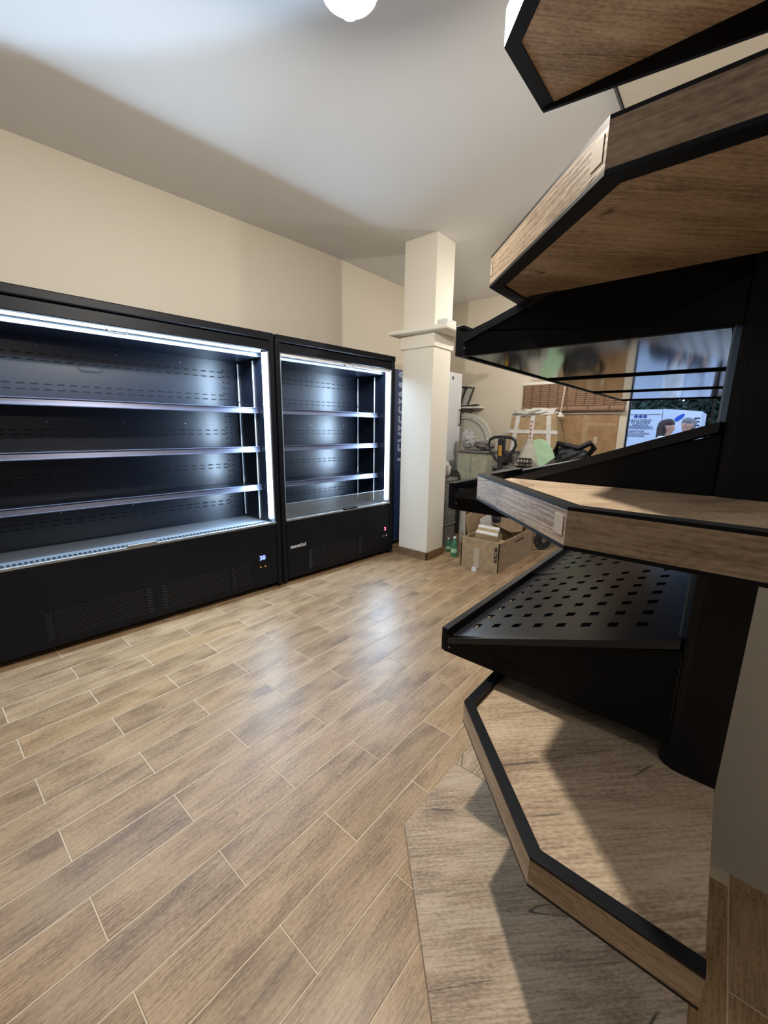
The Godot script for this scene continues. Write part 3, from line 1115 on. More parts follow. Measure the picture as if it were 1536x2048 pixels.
	# bottles
	for b in [[23.26, -13.25, 1.0, "green plastic water bottle standing between the column and the big carton"], [23.9, -14.1, 0.72, "short green bottle behind the green plastic water bottle"]]:
		t = thing("bottle", b[3], "bottle", V(b[0], 0, b[1]), 0.0, "green bottles by the column")
		var q: float = b[2]
		st = ns()
		lathe(st, [Vector2(0, 0.002), Vector2(0.03, 0), Vector2(0.034, 0.012), Vector2(0.034, 0.06), Vector2(0.031, 0.075), Vector2(0.034, 0.09), Vector2(0.034, 0.125), Vector2(0.027, 0.155), Vector2(0.014, 0.178), Vector2(0.0125, 0.195)].map(func(v): return v * q), Vector3.ZERO)
		add(st, "bottle_body", M.bottle, t)
		st = ns()
		lathe(st, [Vector2(0.0145, 0.192), Vector2(0.0145, 0.21), Vector2(0.012, 0.212), Vector2(0, 0.212)].map(func(v): return v * q), Vector3.ZERO)
		add(st, "cap", M.white, t)
		st = ns()
		lathe(st, [Vector2(0.0348, 0.045), Vector2(0.0348, 0.09)].map(func(v): return v * q), Vector3.ZERO)
		add(st, "label", M.green, t)
	st = ns()
	tbox(st, Vector3(23.75, 0.86, -12.75), Vector3(0.9, 1.7, 0.06), Vector3(-14, 35, 0), 0.001)
	simple("cardboard_flat", "small brown cardboard flat leaning between bottle and big carton", "cardboard", st, M.card_dark)
	# big carton with scraps
	t = thing("carton", "large open cardboard carton full of scrap card on the floor by the column", "box", V(24.8, 0, -10.83))
	add(one_box(-2.7, -2.63, 0, 1.88, -1.27, 1.27, 0.001), "side", M.card, t)
	add(one_box(2.63, 2.7, 0, 1.8, -1.27, 1.27, 0.001), "side", M.card, t)
	add(one_box(-2.7, 2.7, 0, 1.84, 1.2, 1.27, 0.001), "side", M.card, t)
	add(one_box(-2.7, 2.7, 0, 1.8, -1.27, -1.2, 0.001), "side", M.card, t)
	add(one_box(-2.65, 2.65, 0, 0.05, -1.2, 1.2, 0.0), "bottom", M.card, t)
	st = ns()
	bx(st, -2.712, -2.70, 1.28, 1.42, 0.98, 1.14, 0.0)
	slab(st, [V(-2.712, 1.42, 0.94), V(-2.712, 1.42, 1.18), V(-2.712, 1.62, 1.06)], V(0.01, 0, 0))
	bx(st, -2.712, -2.70, 0.86, 1.02, 0.96, 1.16, 0.0)
	bx(st, -2.712, -2.70, 1.06, 1.22, 0.96, 1.02, 0.0)
	bx(st, -2.712, -2.70, 1.06, 1.22, 1.08, 1.16, 0.0)
	bx(st, -2.712, -2.70, 0.62, 0.8, 0.98, 1.16, 0.0)
	add(st, "print_mark", M.print, t, "black handling marks")
	st = ns()
	for k in 6:
		bx(st, -0.4 + 0.24 * k, -0.24 + 0.24 * k, 1.42, 1.42 + (0.16 if k % 2 == 0 else 0.11), 1.27, 1.282, 0.0)
	add(st, "print_mark", M.print, t)
	add(one_box(-2.712, -2.7, 0.05, 1.3, -0.35, 0.0, 0.0), "tape", M.tape, t)
	var scraps := [
		[Vector3(23.2, 2.03, -10.9), Vector3(1.6, 0.46, 1.3), Vector3(6, 20, 8), "small taped carton with white printed bands on top of the scraps", M.card],
		[Vector3(24.95, 1.95, -10.6), Vector3(1.5, 0.07, 1.5), Vector3(14, -8, -32), "bent brown card sheet sloping across the open carton", M.card_dark],
		[Vector3(26.45, 2.2, -10.7), Vector3(1.7, 0.07, 1.6), Vector3(-12, 6, 42), "broad brown card sheet standing up at the far end of the carton", M.card_dark],
		[Vector3(23.2, 1.5, -10.85), Vector3(1.7, 0.06, 1.7), Vector3(3, 8, 2), "flat card sheet under the small taped carton", M.card],
		[Vector3(24.9, 2.1, -11.8), Vector3(1.8, 1.3, 0.05), Vector3(-8, 4, 5), "pale printed card sheet at the back of the carton", M.paper]]
	for q in scraps:
		t = thing("card_scrap", q[3], "cardboard", q[0] * T, 0.0, "scraps in the open carton")
		st = ns()
		tbox(st, Vector3.ZERO, q[1], q[2], 0.001)
		add(st, "sheet", q[4], t)
		if q == scraps[0]:
			for k in 2:
				st = ns()
				cbox(st, Transform3D(Basis.from_euler(q[2] * PI / 180.0) , Basis.from_euler(q[2] * PI / 180.0) * V(-0.55 + 0.95 * k, 0, 0)), V(0.42, 0.52, 1.32), 0.0)
				add(st, "white_band", M.paper, t)
	var flats := [[Vector3(24.9, 1.55, -12.5), Vector3(2.4, 3.05, 0.08), Vector3(-4, 0, 9), "wide brown card flat leaning right behind the big carton", M.card],
		[Vector3(26.6, 1.6, -12.8), Vector3(1.2, 3.2, 0.08), Vector3(-4, 0, -10), "brown card flat leaning behind the far end of the big carton", M.card_dark],
		[Vector3(25.4, 1.75, -13.1), Vector3(2.0, 3.5, 0.08), Vector3(-4, 0, -3), "tall dark card flat beside the paper roll", M.card_dark]]
	for q in flats:
		st = ns()
		tbox(st, q[0], q[1], q[2], 0.001)
		simple("card_flat", q[3], "cardboard", st, q[4], "card flats behind the carton")
	st = ns()
	tbox(st, Vector3(21.85, 0.03, -11.0), Vector3(0.85, 0.03, 0.28), Vector3(0, 25, 2), 0.0)
	simple("paper_scrap", "pale scrap of paper lying on the floor by the big carton", "paper", st, M.paper)
	# coil
	t = thing("cable_reel", "small dark cable reel on the floor right of the big carton", "reel", V(28.9, 0.72, -9.3), 0.9)
	for r in [0.095, 0.062, 0.035]:
		st = ns()
		tube(st, ring_pts(Vector3.ZERO, Vector3(1, 0, 0), r, 20), 0.016, 8, true)
		add(st, "ring", M.dark_cloth, t)
	st = ns()
	lathe(st, [Vector2(0, -0.02), Vector2(0.03, -0.02), Vector2(0.03, 0.02), Vector2(0, 0.02)], Vector3.ZERO, Vector3.RIGHT, 14)
	add(st, "hub", M.chrome, t)
	# pale cabinet with heaps of cloth
	t = thing("low_cabinet", "pale green-grey low cabinet with two doors against the end wall", "cabinet", V(30.3, 0, -15.4))
	add(one_box(-1.2, 1.3, 0.3, 6.6, -1.25, 1.15, 0.004), "body", M.pale_cab, t)
	add(one_box(-1.35, 1.4, 6.6, 6.75, -1.35, 1.25, 0.004), "top_board", M.grey, t)
	for k in 2:
		var d := add(one_box(-1.3, -1.2, 0.4, 6.5, -1.22 + 1.18 * k, -0.08 + 1.18 * k, 0.004), "door", M.pale_cab, t)
		add(one_box(-1.38, -1.3, 3.2, 3.9, -0.2 + 0.18 * k, -0.12 + 0.18 * k, 0.002), "knob", M.print, d)
	st = ns()
	heap(st, V(30.0, 7.62, -16.35), V(0.6, 0.72, 0.55), 8, 0.4, 30.0)
	simple("cloth_bundle", "white bundled cloth at the left end of the pale cabinet top", "cloth", st, M.cloth)
	st = ns()
	heap(st, V(30.2, 7.18, -14.95), V(0.8, 0.34, 0.8), 9, 0.4, 50.0)
	simple("rag_heap", "low heap of grey rags on the pale cabinet top", "cloth", st, M.grey)
	# round panel on a crate
	t = thing("crate", "grey crate under the round panel in the far corner", "crate", V(32.9, 0, -18.4))
	add(one_box(-0.9, 0.9, 0, 4.15, -1.6, 1.6, 0.006), "body", M.grey, t)
	for k in 3:
		add(one_box(-0.98, -0.9, 0.3 + k * 1.05, 1.1 + k * 1.05, -1.6, 1.6, 0.003), "slat", M.grey, t)
	t = thing("round_panel", "big round off-white panel with a raised rim standing against the end wall", "panel", V(33.0, 7.0, -18.35))
	st = ns()
	var R := 2.8 * T
	lathe(st, [Vector2(0, 0.03), Vector2(R * 0.86, 0.03), Vector2(R * 0.88, 0.05), Vector2(R * 0.98, 0.05), Vector2(R, 0.035), Vector2(R, -0.03), Vector2(0, -0.03)], Vector3.ZERO, Vector3(-1, 0.1, 0).normalized(), 40)
	add(st, "disc", M.disc, t)
	st = ns()
	tube(st, ring_pts(Vector3(-0.05, 0, 0), Vector3(-1, 0.1, 0).normalized(), R * 0.86, 40), 0.007, 6, true)
	add(st, "bead", M.white, t)
	# wall shelf
	t = thing("wall_shelf", "small grey shelf on brackets on the end wall", "shelf", V(34, 10.2, -18.6))
	add(one_box(-1.3, 0, 0, 0.14, -1.6, 1.55, 0.003), "board", M.white, t)
	for z in [-1.0, 0.3]:
		st = ns()
		slab(st, [V(-0.02, 0, z), V(-1.1, 0, z), V(-0.02, -0.9, z)], V(0, 0, 0.08))
		add(st, "bracket", M.grey, t)
	t = thing("small_easel", "small dark metal frame stand on the wall shelf", "stand", V(33.2, 10.34, -18.6))
	for b in [[Vector3(-0.2, 0.85, -0.1), Vector3(0.1, 1.8, 0.12), Vector3(20, 0, 0)], [Vector3(0.25, 0.85, 0.4), Vector3(0.1, 1.8, 0.12), Vector3(20, 0, 0)], [Vector3(0, 1.68, -0.1), Vector3(0.6, 0.12, 1.3), Vector3(4, 0, 0)], [Vector3(0, 0.08, 0.5), Vector3(0.6, 0.12, 1.6), Vector3(-4, 0, 0)]]:
		st = ns()
		tbox(st, b[0], b[1], b[2], 0.003)
		add(st, "bar", M.jack, t)
	st = ns()
	tbox(st, Vector3(-0.05, 0.85, -0.05), Vector3(0.06, 1.5, 0.8), Vector3(20, 0, 0), 0.002)
	add(st, "plate", M.cloth, t)
	pallet_jack()
	st = ns()
	heap(st, V(29.9, 6.32, -13.05), V(0.75, 0.5, 0.55), 14, 0.35, 30.0)
	simple("dark_cloth_heap", "dark grey cloth heap on the work table behind the pallet jack handle", "cloth", st, M.dark_cloth)
	# table and what stands on it
	t = thing("work_table", "grey work table under the wrapped carton and other goods", "table", V(32, 0, -9.6))
	add(one_box(-3.0, 1.6, 5.55, 5.75, -4.1, 3.4, 0.004), "table_top", M.grey, t)
	for x in [-2.8, 1.4]:
		for z in [-3.9, 3.2]:
			add(one_box(x - 0.13, x + 0.13, 0, 5.55, z - 0.13, z + 0.13, 0.003), "leg", M.jack, t)
	t = thing("under_box", "flat grey box under the wrapped carton", "box", V(32.5, 5.75, -11.6))
	add(one_box(-0.9, 1.0, 0, 1.0, -1.6, 1.9, 0.006), "body", M.grey, t)
	add(one_box(-0.92, 1.02, 0.9, 1.08, -1.62, 1.92, 0.003), "lid", M.grey, t)
	t = thing("wrapped_carton", "bulky carton criss-crossed with white tape and wrapped in clear film", "box", V(32.5, 6.83, -11.75))
	st = ns()
	var bt := [V(-0.8, 0, -2.0), V(-0.8, 0, 2.05), V(0.9, 0, 2.05), V(0.9, 0, -2.0)]
	var tp := [V(-0.6, 2.6, -1.85), V(-0.6, 2.8, 1.5), V(0.8, 2.8, 1.5), V(0.8, 2.6, -1.85)]
	var cc := V(0, 1.3, 0)
	face(st, bt, Vector3.DOWN)
	face(st, tp, Vector3.UP)
	for k in 4:
		var k2 := (k + 1) % 4
		face(st, [bt[k], bt[k2], tp[k2], tp[k]], (bt[k] + bt[k2]) / 2 - V(0, 0, 0))
	add(st, "carton", M.card, t)
	for z in [-1.55, -0.15, 1.3]:
		st = ns()
		slab(st, [V(-0.83, 0.0, z - 0.17), V(-0.83, 0.0, z + 0.17), V(-0.63, 2.68, z * 0.82 + 0.15), V(-0.63, 2.68, z * 0.82 - 0.19)], V(-0.012, 0, 0))
		var tpz := add(st, "tape_band", M.paper, t)
		if z == -0.15:
			st = ns()
			for k in 7:
				slab(st, [V(-0.836 + 0.024 * k, 0.35 + 0.3 * k, z - 0.1), V(-0.836 + 0.024 * k, 0.35 + 0.3 * k, z + 0.02), V(-0.822 + 0.024 * k, 0.5 + 0.3 * k, z + 0.02), V(-0.822 + 0.024 * k, 0.5 + 0.3 * k, z - 0.1)], V(-0.012, 0, 0))
			add(st, "print", mat(C(170, 90, 84), 0.7), tpz)
	st = ns()
	slab(st, [V(-0.74, 1.35, -1.98), V(-0.74, 1.3, 1.85), V(-0.725, 1.58, 1.8), V(-0.725, 1.63, -1.95)], V(-0.012, 0, 0))
	add(st, "tape_band", M.paper, t)
	st = ns()
	heap(st, V(0.05, 2.75, -0.2), V(0.75, 0.45, 1.75), 18, 0.8, 70.0)
	add(st, "film_wrap", M.plastic_wrap, t, "crumpled clear film over the top")
	t = thing("conical_hood", "pale grey conical hood standing on the work table", "hood", V(30.5, 5.75, -11.43))
	st = ns()
	lathe(st, [Vector2(0.158, 0.0), Vector2(0.163, 0.02), Vector2(0.14, 0.07), Vector2(0.09, 0.17), Vector2(0.055, 0.26), Vector2(0.045, 0.305), Vector2(0, 0.305)], Vector3.ZERO, Vector3.UP, 24)
	add(st, "cone", M.hood, t)
	st = ns()
	tube(st, ring_pts(Vector3(0, 0.012, 0), Vector3.UP, 0.160, 24), 0.008, 6, true)
	add(st, "rim", M.hood, t)
	# green quarter round
	t = thing("quarter_round_panel", "pale green quarter-round foam panel propped in front of the wrapped carton", "panel", V(29.1, 5.77, -10.1))
	st = ns()
	var fan := [V(0, 0, 0)]
	var a0 := V(0.12, 0.8, 0.92)
	var a1 := V(0.12, 1.9, -0.66)
	for k in 9:
		var s := k / 8.0
		var q: Vector3 = a0 * cos(s * PI / 2) + a1 * sin(s * PI / 2)
		fan.append(q)
	slab(st, fan, V(0.16, 0, 0))
	add(st, "panel", M.green, t)
	add(one_box(-0.1, 0.6, -0.02, 0.02, -0.1, 0.6, 0.001), "foot", M.green, t)
	# wire basket
	t = thing("wire_basket", "small black wire basket in front of the conical hood", "basket", V(29.18, 5.77, -11.25))
	for y in [0.02, 0.3, 0.62]:
		st = ns()
		tube(st, [V(-0.2, y, -0.45), V(-0.2, y, 0.45), V(0.2, y, 0.45), V(0.2, y, -0.45)], 0.006, 6, true)
		add(st, "hoop", M.black, t)
	for z in [-0.45, -0.22, 0.0, 0.22, 0.45]:
		st = ns()
		tube(st, [V(-0.2, 0.62, z), V(-0.2, 0.02, z), V(0.2, 0.02, z), V(0.2, 0.62, z)], 0.004, 6)
		add(st, "wire", M.black, t)
	# black bag
	t = thing("duffel_bag", "limp black bag lying on the work table right of the green panel", "bag", V(30.3, 5.78, -8.35))
	st = ns()
	heap(st, V(0.2, 0.85, -0.1), V(0.8, 0.7, 1.1), 25, 0.5, 30.0)
	add(st, "body", M.dark_cloth, t)
	st = ns()
	tube(st, [V(-0.2, 1.1, -1.1), V(-0.3, 1.75, -0.9), V(-0.2, 1.6, -0.2), V(-0.1, 1.45, 0.4), V(0, 1.85, 1.1), V(0.1, 1.5, 1.35), V(0.1, 1.0, 1.0)], 0.03, 8)
	add(st, "strap", M.black, t)
	# blind, card, pipe
	t = thing("window_blind", "brown slatted roller blind half lowered on the end wall", "blind", V(34, 9.8, -9.85))
	for k in 15:
		var y := 0.08 + k * 0.142
		add(one_box(-0.14, -0.10, y, y + 0.118, -3.7, 3.72, 0.001), "slat", M.blind, t)
	for k in 12:
		var z := -3.68 + k * 0.672
		add(one_box(-0.2, -0.14, 0.55, 2.18, z - 0.035, z + 0.035, 0.001), "batten", M.batten, t)
	st = ns()
	tube(st, [V(-0.28, 0.22, -3.72), V(-0.28, 0.22, 3.74)], 0.03, 12)
	add(st, "roll", M.blind, t)
	for k in 5:
		var z := -3.0 + k * 1.45
		add(one_box(-0.5, -0.42, 0.03, 0.5, z - 0.03, z + 0.03, 0.001), "tie", M.batten, t)
	add(one_box(-0.1, 0.0, 2.1, 2.35, -3.85, 3.85, 0.003), "head_rail", M.white, t)
	t = thing("cardboard_sheet", "large brown cardboard sheet covering the wall below the blind", "cardboard", V(33.97, 6.4, -9.4))
	add(one_box(-0.07, 0.0, -3.2, 3.25, -3.5, 2.98, 0.001), "sheet", M.card_wall, t)
	for q in [[0.6, 1.0, -0.2, 3.2], [1.5, 1.72, 1.1, 1.6], [1.0, 2.9, 2.4, 2.6]]:
		add(one_box(-0.075, -0.07, q[2], q[3], q[0], q[1], 0.0), "tape", M.tape if q[0] > 1.2 else M.card, t)
	st = ns()
	bx(st, 33.86, 33.98, 9.66, 9.76, -13.3, -6.3, 0.002)
	simple("sill_strip", "thin white strip under the brown blind", "trim", st, M.white)
	st = ns()
	tube(st, [V(33.55, 12.3, -10.2), V(33.55, 9.0, -10.45), V(33.5, 8.5, -10.7), V(33.4, 8.2, -11.2)], 0.012, 8)
	simple("wall_cable", "thin pale cable hanging in front of the brown blind", "cable", st, M.tape)
	t = thing("fuse_box", "flat beige fuse box on the end wall above the blind", "fuse box", V(34, 12.3, -12.4))
	add(one_box(-0.1, 0, 0, 1.1, -0.55, 0.55, 0.004), "box", M.wall, t)
	add(one_box(-0.12, -0.1, 0.08, 1.02, -0.47, 0.47, 0.003), "cover", M.wall, t)

func pallet_jack() -> void:
	var t := thing("pallet_jack", "dark pallet jack with a looped handle and a yellow label", "pallet jack", V(28.1, 0, -12.6))
	var st := ns()
	var lp := [V(0, 5.95, 0), V(0.02, 6.3, -0.35), V(0.06, 6.9, -0.85), V(0.1, 7.35, -1.03), V(0.12, 7.7, -0.95), V(0.14, 7.88, -0.65), V(0.15, 7.93, 0), V(0.14, 7.88, 0.65), V(0.12, 7.7, 0.95), V(0.1, 7.35, 1.03), V(0.06, 6.9, 0.85), V(0.02, 6.3, 0.35)]
	tube(st, lp, 0.017, 10, true)
	add(st, "handle_loop", M.jack, t)
	st = ns()
	tube(st, [V(0.15, 7.95, 0), V(0.0, 5.9, 0), V(-0.1, 4.0, 0), V(-0.2, 1.9, 0)], 0.024, 12)
	add(st, "shaft", M.jack, t)
	st = ns()
	tbox(st, Vector3(0.06, 7.3, 0), Vector3(0.35, 1.0, 0.5), Vector3(0, 0, 4), 0.01)
	add(st, "grip_head", M.jack, t)
	st = ns()
	tbox(st, Vector3(-0.14, 6.95, 0), Vector3(0.02, 0.75, 0.24), Vector3(0, 0, 4), 0.001)
	add(st, "warning_label", M.yellow, t, "yellow label")
	add(one_box(-0.45, 0.6, 0.6, 2.1, -0.6, 0.6, 0.02), "pump_body", M.jack, t)
	st = ns()
	lathe(st, [Vector2(0, -0.04), Vector2(0.09, -0.04), Vector2(0.09, 0.04), Vector2(0, 0.04)], V(0.06, 0.58, 0.3), Vector3.BACK, 18)
	lathe(st, [Vector2(0, -0.04), Vector2(0.09, -0.04), Vector2(0.09, 0.04), Vector2(0, 0.04)], V(0.06, 0.58, -0.3), Vector3.BACK, 18)
	add(st, "steer_wheels", M.black, t)
	for z in [-0.85, 0.85]:
		add(one_box(0.5, 0.85, 0.45, 0.75, z - 0.45, z + 0.45, 0.01), "fork", M.jack, t)

# ---------------------------------------------------------------- the street outside
func outdoors() -> void:
	struct(one_box(36, 160, -3, -0.9, -90, 90, 0.0), "street", mat(C(120, 120, 118), 0.9), "grey street outside the doorway")
	# van
	var t := thing("van", "white van with blue trade lettering parked outside the doorway", "van", V(62, -0.9, -14))
	var wp := mat(C(214, 222, 236), 0.35)
	var st := ns()
	slab(st, [V(0, 1.6, -15), V(0, 12.0, -12.5), V(0, 12.0, 7.0), V(0, 1.6, 7.05)], V(11, 0, 0))
	add(st, "cargo_body", wp, t)
	st = ns()
	slab(st, [V(0, 1.6, 7.1), V(0, 12.05, 7.06), V(0, 11.7, 10.9), V(0, 1.6, 11.1)], V(11, 0, 0))
	add(st, "rear_section", wp, t)
	st = ns()
	slab(st, [V(0.1, 1.6, -22), V(0.1, 6.0, -22), V(0.1, 7.0, -18.6), V(0.1, 11.4, -15.2), V(0.1, 11.4, -14.5), V(0.1, 1.6, -14.9)], V(10.8, 0, 0))
	var cb := add(st, "cab", wp, t)
	st = ns()
	slab(st, [V(0.05, 7.2, -18.2), V(0.05, 10.9, -15.4), V(0.05, 10.9, -15.1), V(0.05, 7.2, -15.3)], V(0.06, 0, 0))
	add(st, "side_window", M.black, cb)
	add(one_box(-0.03, 0.05, 11.35, 11.42, -12.4, 6.9, 0.0), "roof_gutter", M.grey, t)
	add(one_box(-0.05, 0.05, 2.2, 2.5, -14, 11.0, 0.002), "side_moulding", M.grey, t)
	for z in [-18.0, 6.2]:
		st = ns()
		lathe(st, [Vector2(0, 0), Vector2(0.2, 0.0), Vector2(0.32, 0.03), Vector2(0.33, 0.18), Vector2(0, 0.18)], V(-0.1, 2.13, z), Vector3.RIGHT, 24)
		add(st, "wheel", M.black, t)
	var ink := mat(C(62, 74, 112), 0.6)
	var ink2 := mat(C(70, 84, 150), 0.6)
	var tb := Basis(Vector3(0, 0, 1), Vector3(0, 1, 0), Vector3(-1, 0, 0))
	var rows := [["CELLE FRIGO", 9.73, -9.26, 0.044], ["SU MISURA", 9.45, -9.24, 0.044], ["IMPIANTI DI", 9.16, -9.22, 0.032], ["REFRIGERAZIONE E", 8.95, -9.2, 0.032], ["CONDIZIONAMENTO", 8.73, -9.18, 0.032], ["FORNITURA", 8.36, -9.62, 0.038], ["INSTALLAZIONE", 8.07, -9.4, 0.038], ["ASSISTENZA", 7.78, -9.55, 0.038]]
	for r in rows:
		text(t, "lettering", r[0], r[3], V(-0.01, r[1] + 0.9, r[2] + 14), tb, ink)
	for k in 3:
		st = ns()
		lathe(st, [Vector2(0.034, 0), Vector2(0.034, 0.004), Vector2(0.019, 0.004), Vector2(0.019, 0.002), Vector2(0, 0.002)], V(0, 10.23 + 0.9, -9.79 + 0.5 * k + 14), Vector3.LEFT, 18)
		var ic := add(st, "round_emblem", ink2, t)
		st = ns()
		cbox(st, Transform3D(Basis.from_euler(Vector3(0.7 * (k - 1), 0, 0)), V(-0.03, 10.23 + 0.9, -9.79 + 0.5 * k + 14)), Vector3(0.004, 0.024, 0.009), 0.0)
		add(st, "emblem_mark", ink2, ic)
	st = ns()
	var leaf := []
	for k in 12:
		var a := TAU * k / 12.0
		var p := Vector2(cos(a) * 0.095 * (1.0 + 0.25 * cos(a)), sin(a) * 0.042).rotated(0.75)
		leaf.append(Vector3(-0.004, 10.0 * T + 0.9 * T + p.y, -5.28 * T + 14 * T + p.x))
	slab(st, leaf, Vector3(0.004, 0, 0))
	add(st, "leaf_emblem", mat(C(30, 84, 190), 0.5), t)
	text(t, "lettering", "E", 0.15, V(-0.01, 9.55 + 0.9, -3.45 + 14), tb, mat(C(44, 48, 60), 0.6))
	person("woman", V(54, -0.9, -5.5), 1.3, 1.62, C(226, 226, 228), C(60, 64, 84), C(52, 36, 30), true, "person with dark shoulder-length hair in a white top, standing outside in profile")
	person("man", V(58.5, -0.9, -4.0), -0.7, 1.66, C(206, 214, 228), C(52, 56, 66), C(112, 112, 114), false, "person with short grey hair in a pale shirt, looking down beside the dark-haired one")
	# trees and a pale building beyond
	var zs := [-30.0, -21.0, -12.0, -4.0, 4.0]
	var lb5 := ["leftmost dark street tree beyond the van", "second dark street tree from the left beyond the van", "middle dark street tree beyond the van", "fourth dark street tree beyond the van", "rightmost dark street tree beyond the van"]
	for k in 5:
		tree(V(94 + 15 * (k % 2), -0.9, zs[k]), 17.0 + 2.5 * (k % 2), 40 + k, lb5[k])
	t = thing("building", "pale blue-grey building seen past the end of the van", "building", V(128, -0.9, 4))
	var bw := mat(C(176, 188, 204), 0.8)
	add(one_box(0, 20, 0, 24, -6.5, 30, 0.0), "wall", bw, t)
	add(one_box(-0.6, 20.5, 24, 25, -7, 30.5, 0.0), "roof", M.grey, t)
	for k in 4:
		var w := add(one_box(-0.15, 0.05, 6, 12, -4.5 + 8 * k, -0.5 + 8 * k, 0.0), "window", M.white, t)
		add(one_box(-0.2, -0.15, 6.4, 11.6, -4.1 + 8 * k, -0.9 + 8 * k, 0.0), "pane", M.black, w)

func tree(at: Vector3, h: float, seed: int, label: String) -> void:
	var t := thing("street_tree", label, "tree", at, 0.0, "street trees beyond the van")
	var r := RandomNumberGenerator.new()
	r.seed = seed
	var st := ns()
	tube(st, [V(0, 0, 0), V(0.2, h * 0.3, 0.1), V(0, h * 0.6, 0)], 0.09, 8)
	add(st, "trunk", M.batten, t)
	st = ns()
	for k in 2200:
		var d := Vector3(r.randfn(), r.randfn(), r.randfn()).normalized() * pow(r.randf(), 0.4)
		var c := V(d.x * 4.6, h * 0.62 + d.y * h * 0.38, d.z * 5.2)
		var a := Vector3(r.randfn(), r.randfn(), r.randfn()).normalized() * 0.2
		var b := a.cross(Vector3(r.randfn(), r.randfn(), r.randfn()).normalized())
		face(st, [c - a, c + b * 0.5, c + a, c - b * 0.5], b.cross(a))
	add(st, "foliage", mat(C(44, 62, 50), 0.8), t).set_meta("kind", "stuff")

# ---------------------------------------------------------------- bodies: smooth union of tapered capsules, meshed by surface nets
func sdf(caps: Array, cell: float, k: float) -> SurfaceTool:
	var lo := Vector3.ONE * 1e9
	var hi := -lo
	for c in caps:
		var r: float = maxf(c[2], c[3]) + cell * 2
		for q in [c[0], c[1]]:
			lo = lo.min(q - Vector3.ONE * r)
			hi = hi.max(q + Vector3.ONE * r)
	var nx := int((hi.x - lo.x) / cell) + 2
	var ny := int((hi.y - lo.y) / cell) + 2
	var nz := int((hi.z - lo.z) / cell) + 2
	var f := PackedFloat32Array()
	f.resize(nx * ny * nz)
	f.fill(1.0)
	for c in caps:
		var a: Vector3 = c[0]
		var b: Vector3 = c[1]
		var ra: float = c[2]
		var rb: float = c[3]
		var rm := maxf(ra, rb) + k + cell * 2
		var l := ((a.min(b) - Vector3.ONE * rm - lo) / cell).floor()
		var u := ((a.max(b) + Vector3.ONE * rm - lo) / cell).ceil()
		var ab := b - a
		var dd := maxf(ab.length_squared(), 1e-9)
		for z in range(maxi(0, int(l.z)), mini(nz, int(u.z) + 1)):
			for y in range(maxi(0, int(l.y)), mini(ny, int(u.y) + 1)):
				for x in range(maxi(0, int(l.x)), mini(nx, int(u.x) + 1)):
					var p := lo + Vector3(x, y, z) * cell
					var s := clampf((p - a).dot(ab) / dd, 0.0, 1.0)
					var d := p.distance_to(a + ab * s) - lerpf(ra, rb, s)
					var i := (z * ny + y) * nx + x
					var g := f[i]
					var hh := clampf(0.5 + 0.5 * (g - d) / k, 0.0, 1.0)
					f[i] = lerpf(g, d, hh) - k * hh * (1.0 - hh)
	var vid := {}
	var vs := PackedVector3Array()
	for z in nz - 1:
		for y in ny - 1:
			for x in nx - 1:
				var i := (z * ny + y) * nx + x
				var vals := [f[i], f[i + 1], f[i + nx], f[i + nx + 1], f[i + nx * ny], f[i + nx * ny + 1], f[i + nx * ny + nx], f[i + nx * ny + nx + 1]]
				var m := 0
				for q in 8:
					if vals[q] < 0: m += 1
				if m == 0 or m == 8: continue
				var s := Vector3.ZERO
				var n := 0
				for e in [[0, 1], [2, 3], [4, 5], [6, 7], [0, 2], [1, 3], [4, 6], [5, 7], [0, 4], [1, 5], [2, 6], [3, 7]]:
					var va: float = vals[e[0]]
					var vb: float = vals[e[1]]
					if (va < 0) == (vb < 0): continue
					var tt := va / (va - vb)
					var pa := Vector3(e[0] & 1, (e[0] >> 1) & 1, e[0] >> 2)
					var pb := Vector3(e[1] & 1, (e[1] >> 1) & 1, e[1] >> 2)
					s += pa.lerp(pb, tt)
					n += 1
				vid[i] = vs.size()
				vs.append(lo + (Vector3(x, y, z) + s / n) * cell)
	var st := ns()
	st.set_smooth_group(0)
	for q in vs:
		st.add_vertex(q)
	var st_x := [1, nx, nx * ny]
	for i in vid:
		var x: int = i % nx
		var y: int = (i / nx) % ny
		var z: int = i / (nx * ny)
		var xyz := [x, y, z]
		for ax in 3:
			var b := (ax + 1) % 3
			var c := (ax + 2) % 3
			if xyz[b] == 0 or xyz[c] == 0: continue
			var f0 := f[i]
			var f1 := f[i + st_x[ax]]
			if (f0 < 0) == (f1 < 0): continue
			var q := [i, i - st_x[b], i - st_x[b] - st_x[c], i - st_x[c]]
			var ok := true
			for w in q:
				if not vid.has(w): ok = false
			if not ok: continue
			var v := [vid[q[0]], vid[q[1]], vid[q[2]], vid[q[3]]]
			var order := [0, 2, 1, 0, 3, 2] if f0 < 0 else [0, 1, 2, 0, 2, 3]
			for w in order: st.add_index(v[w])
	st.generate_normals()
	return st

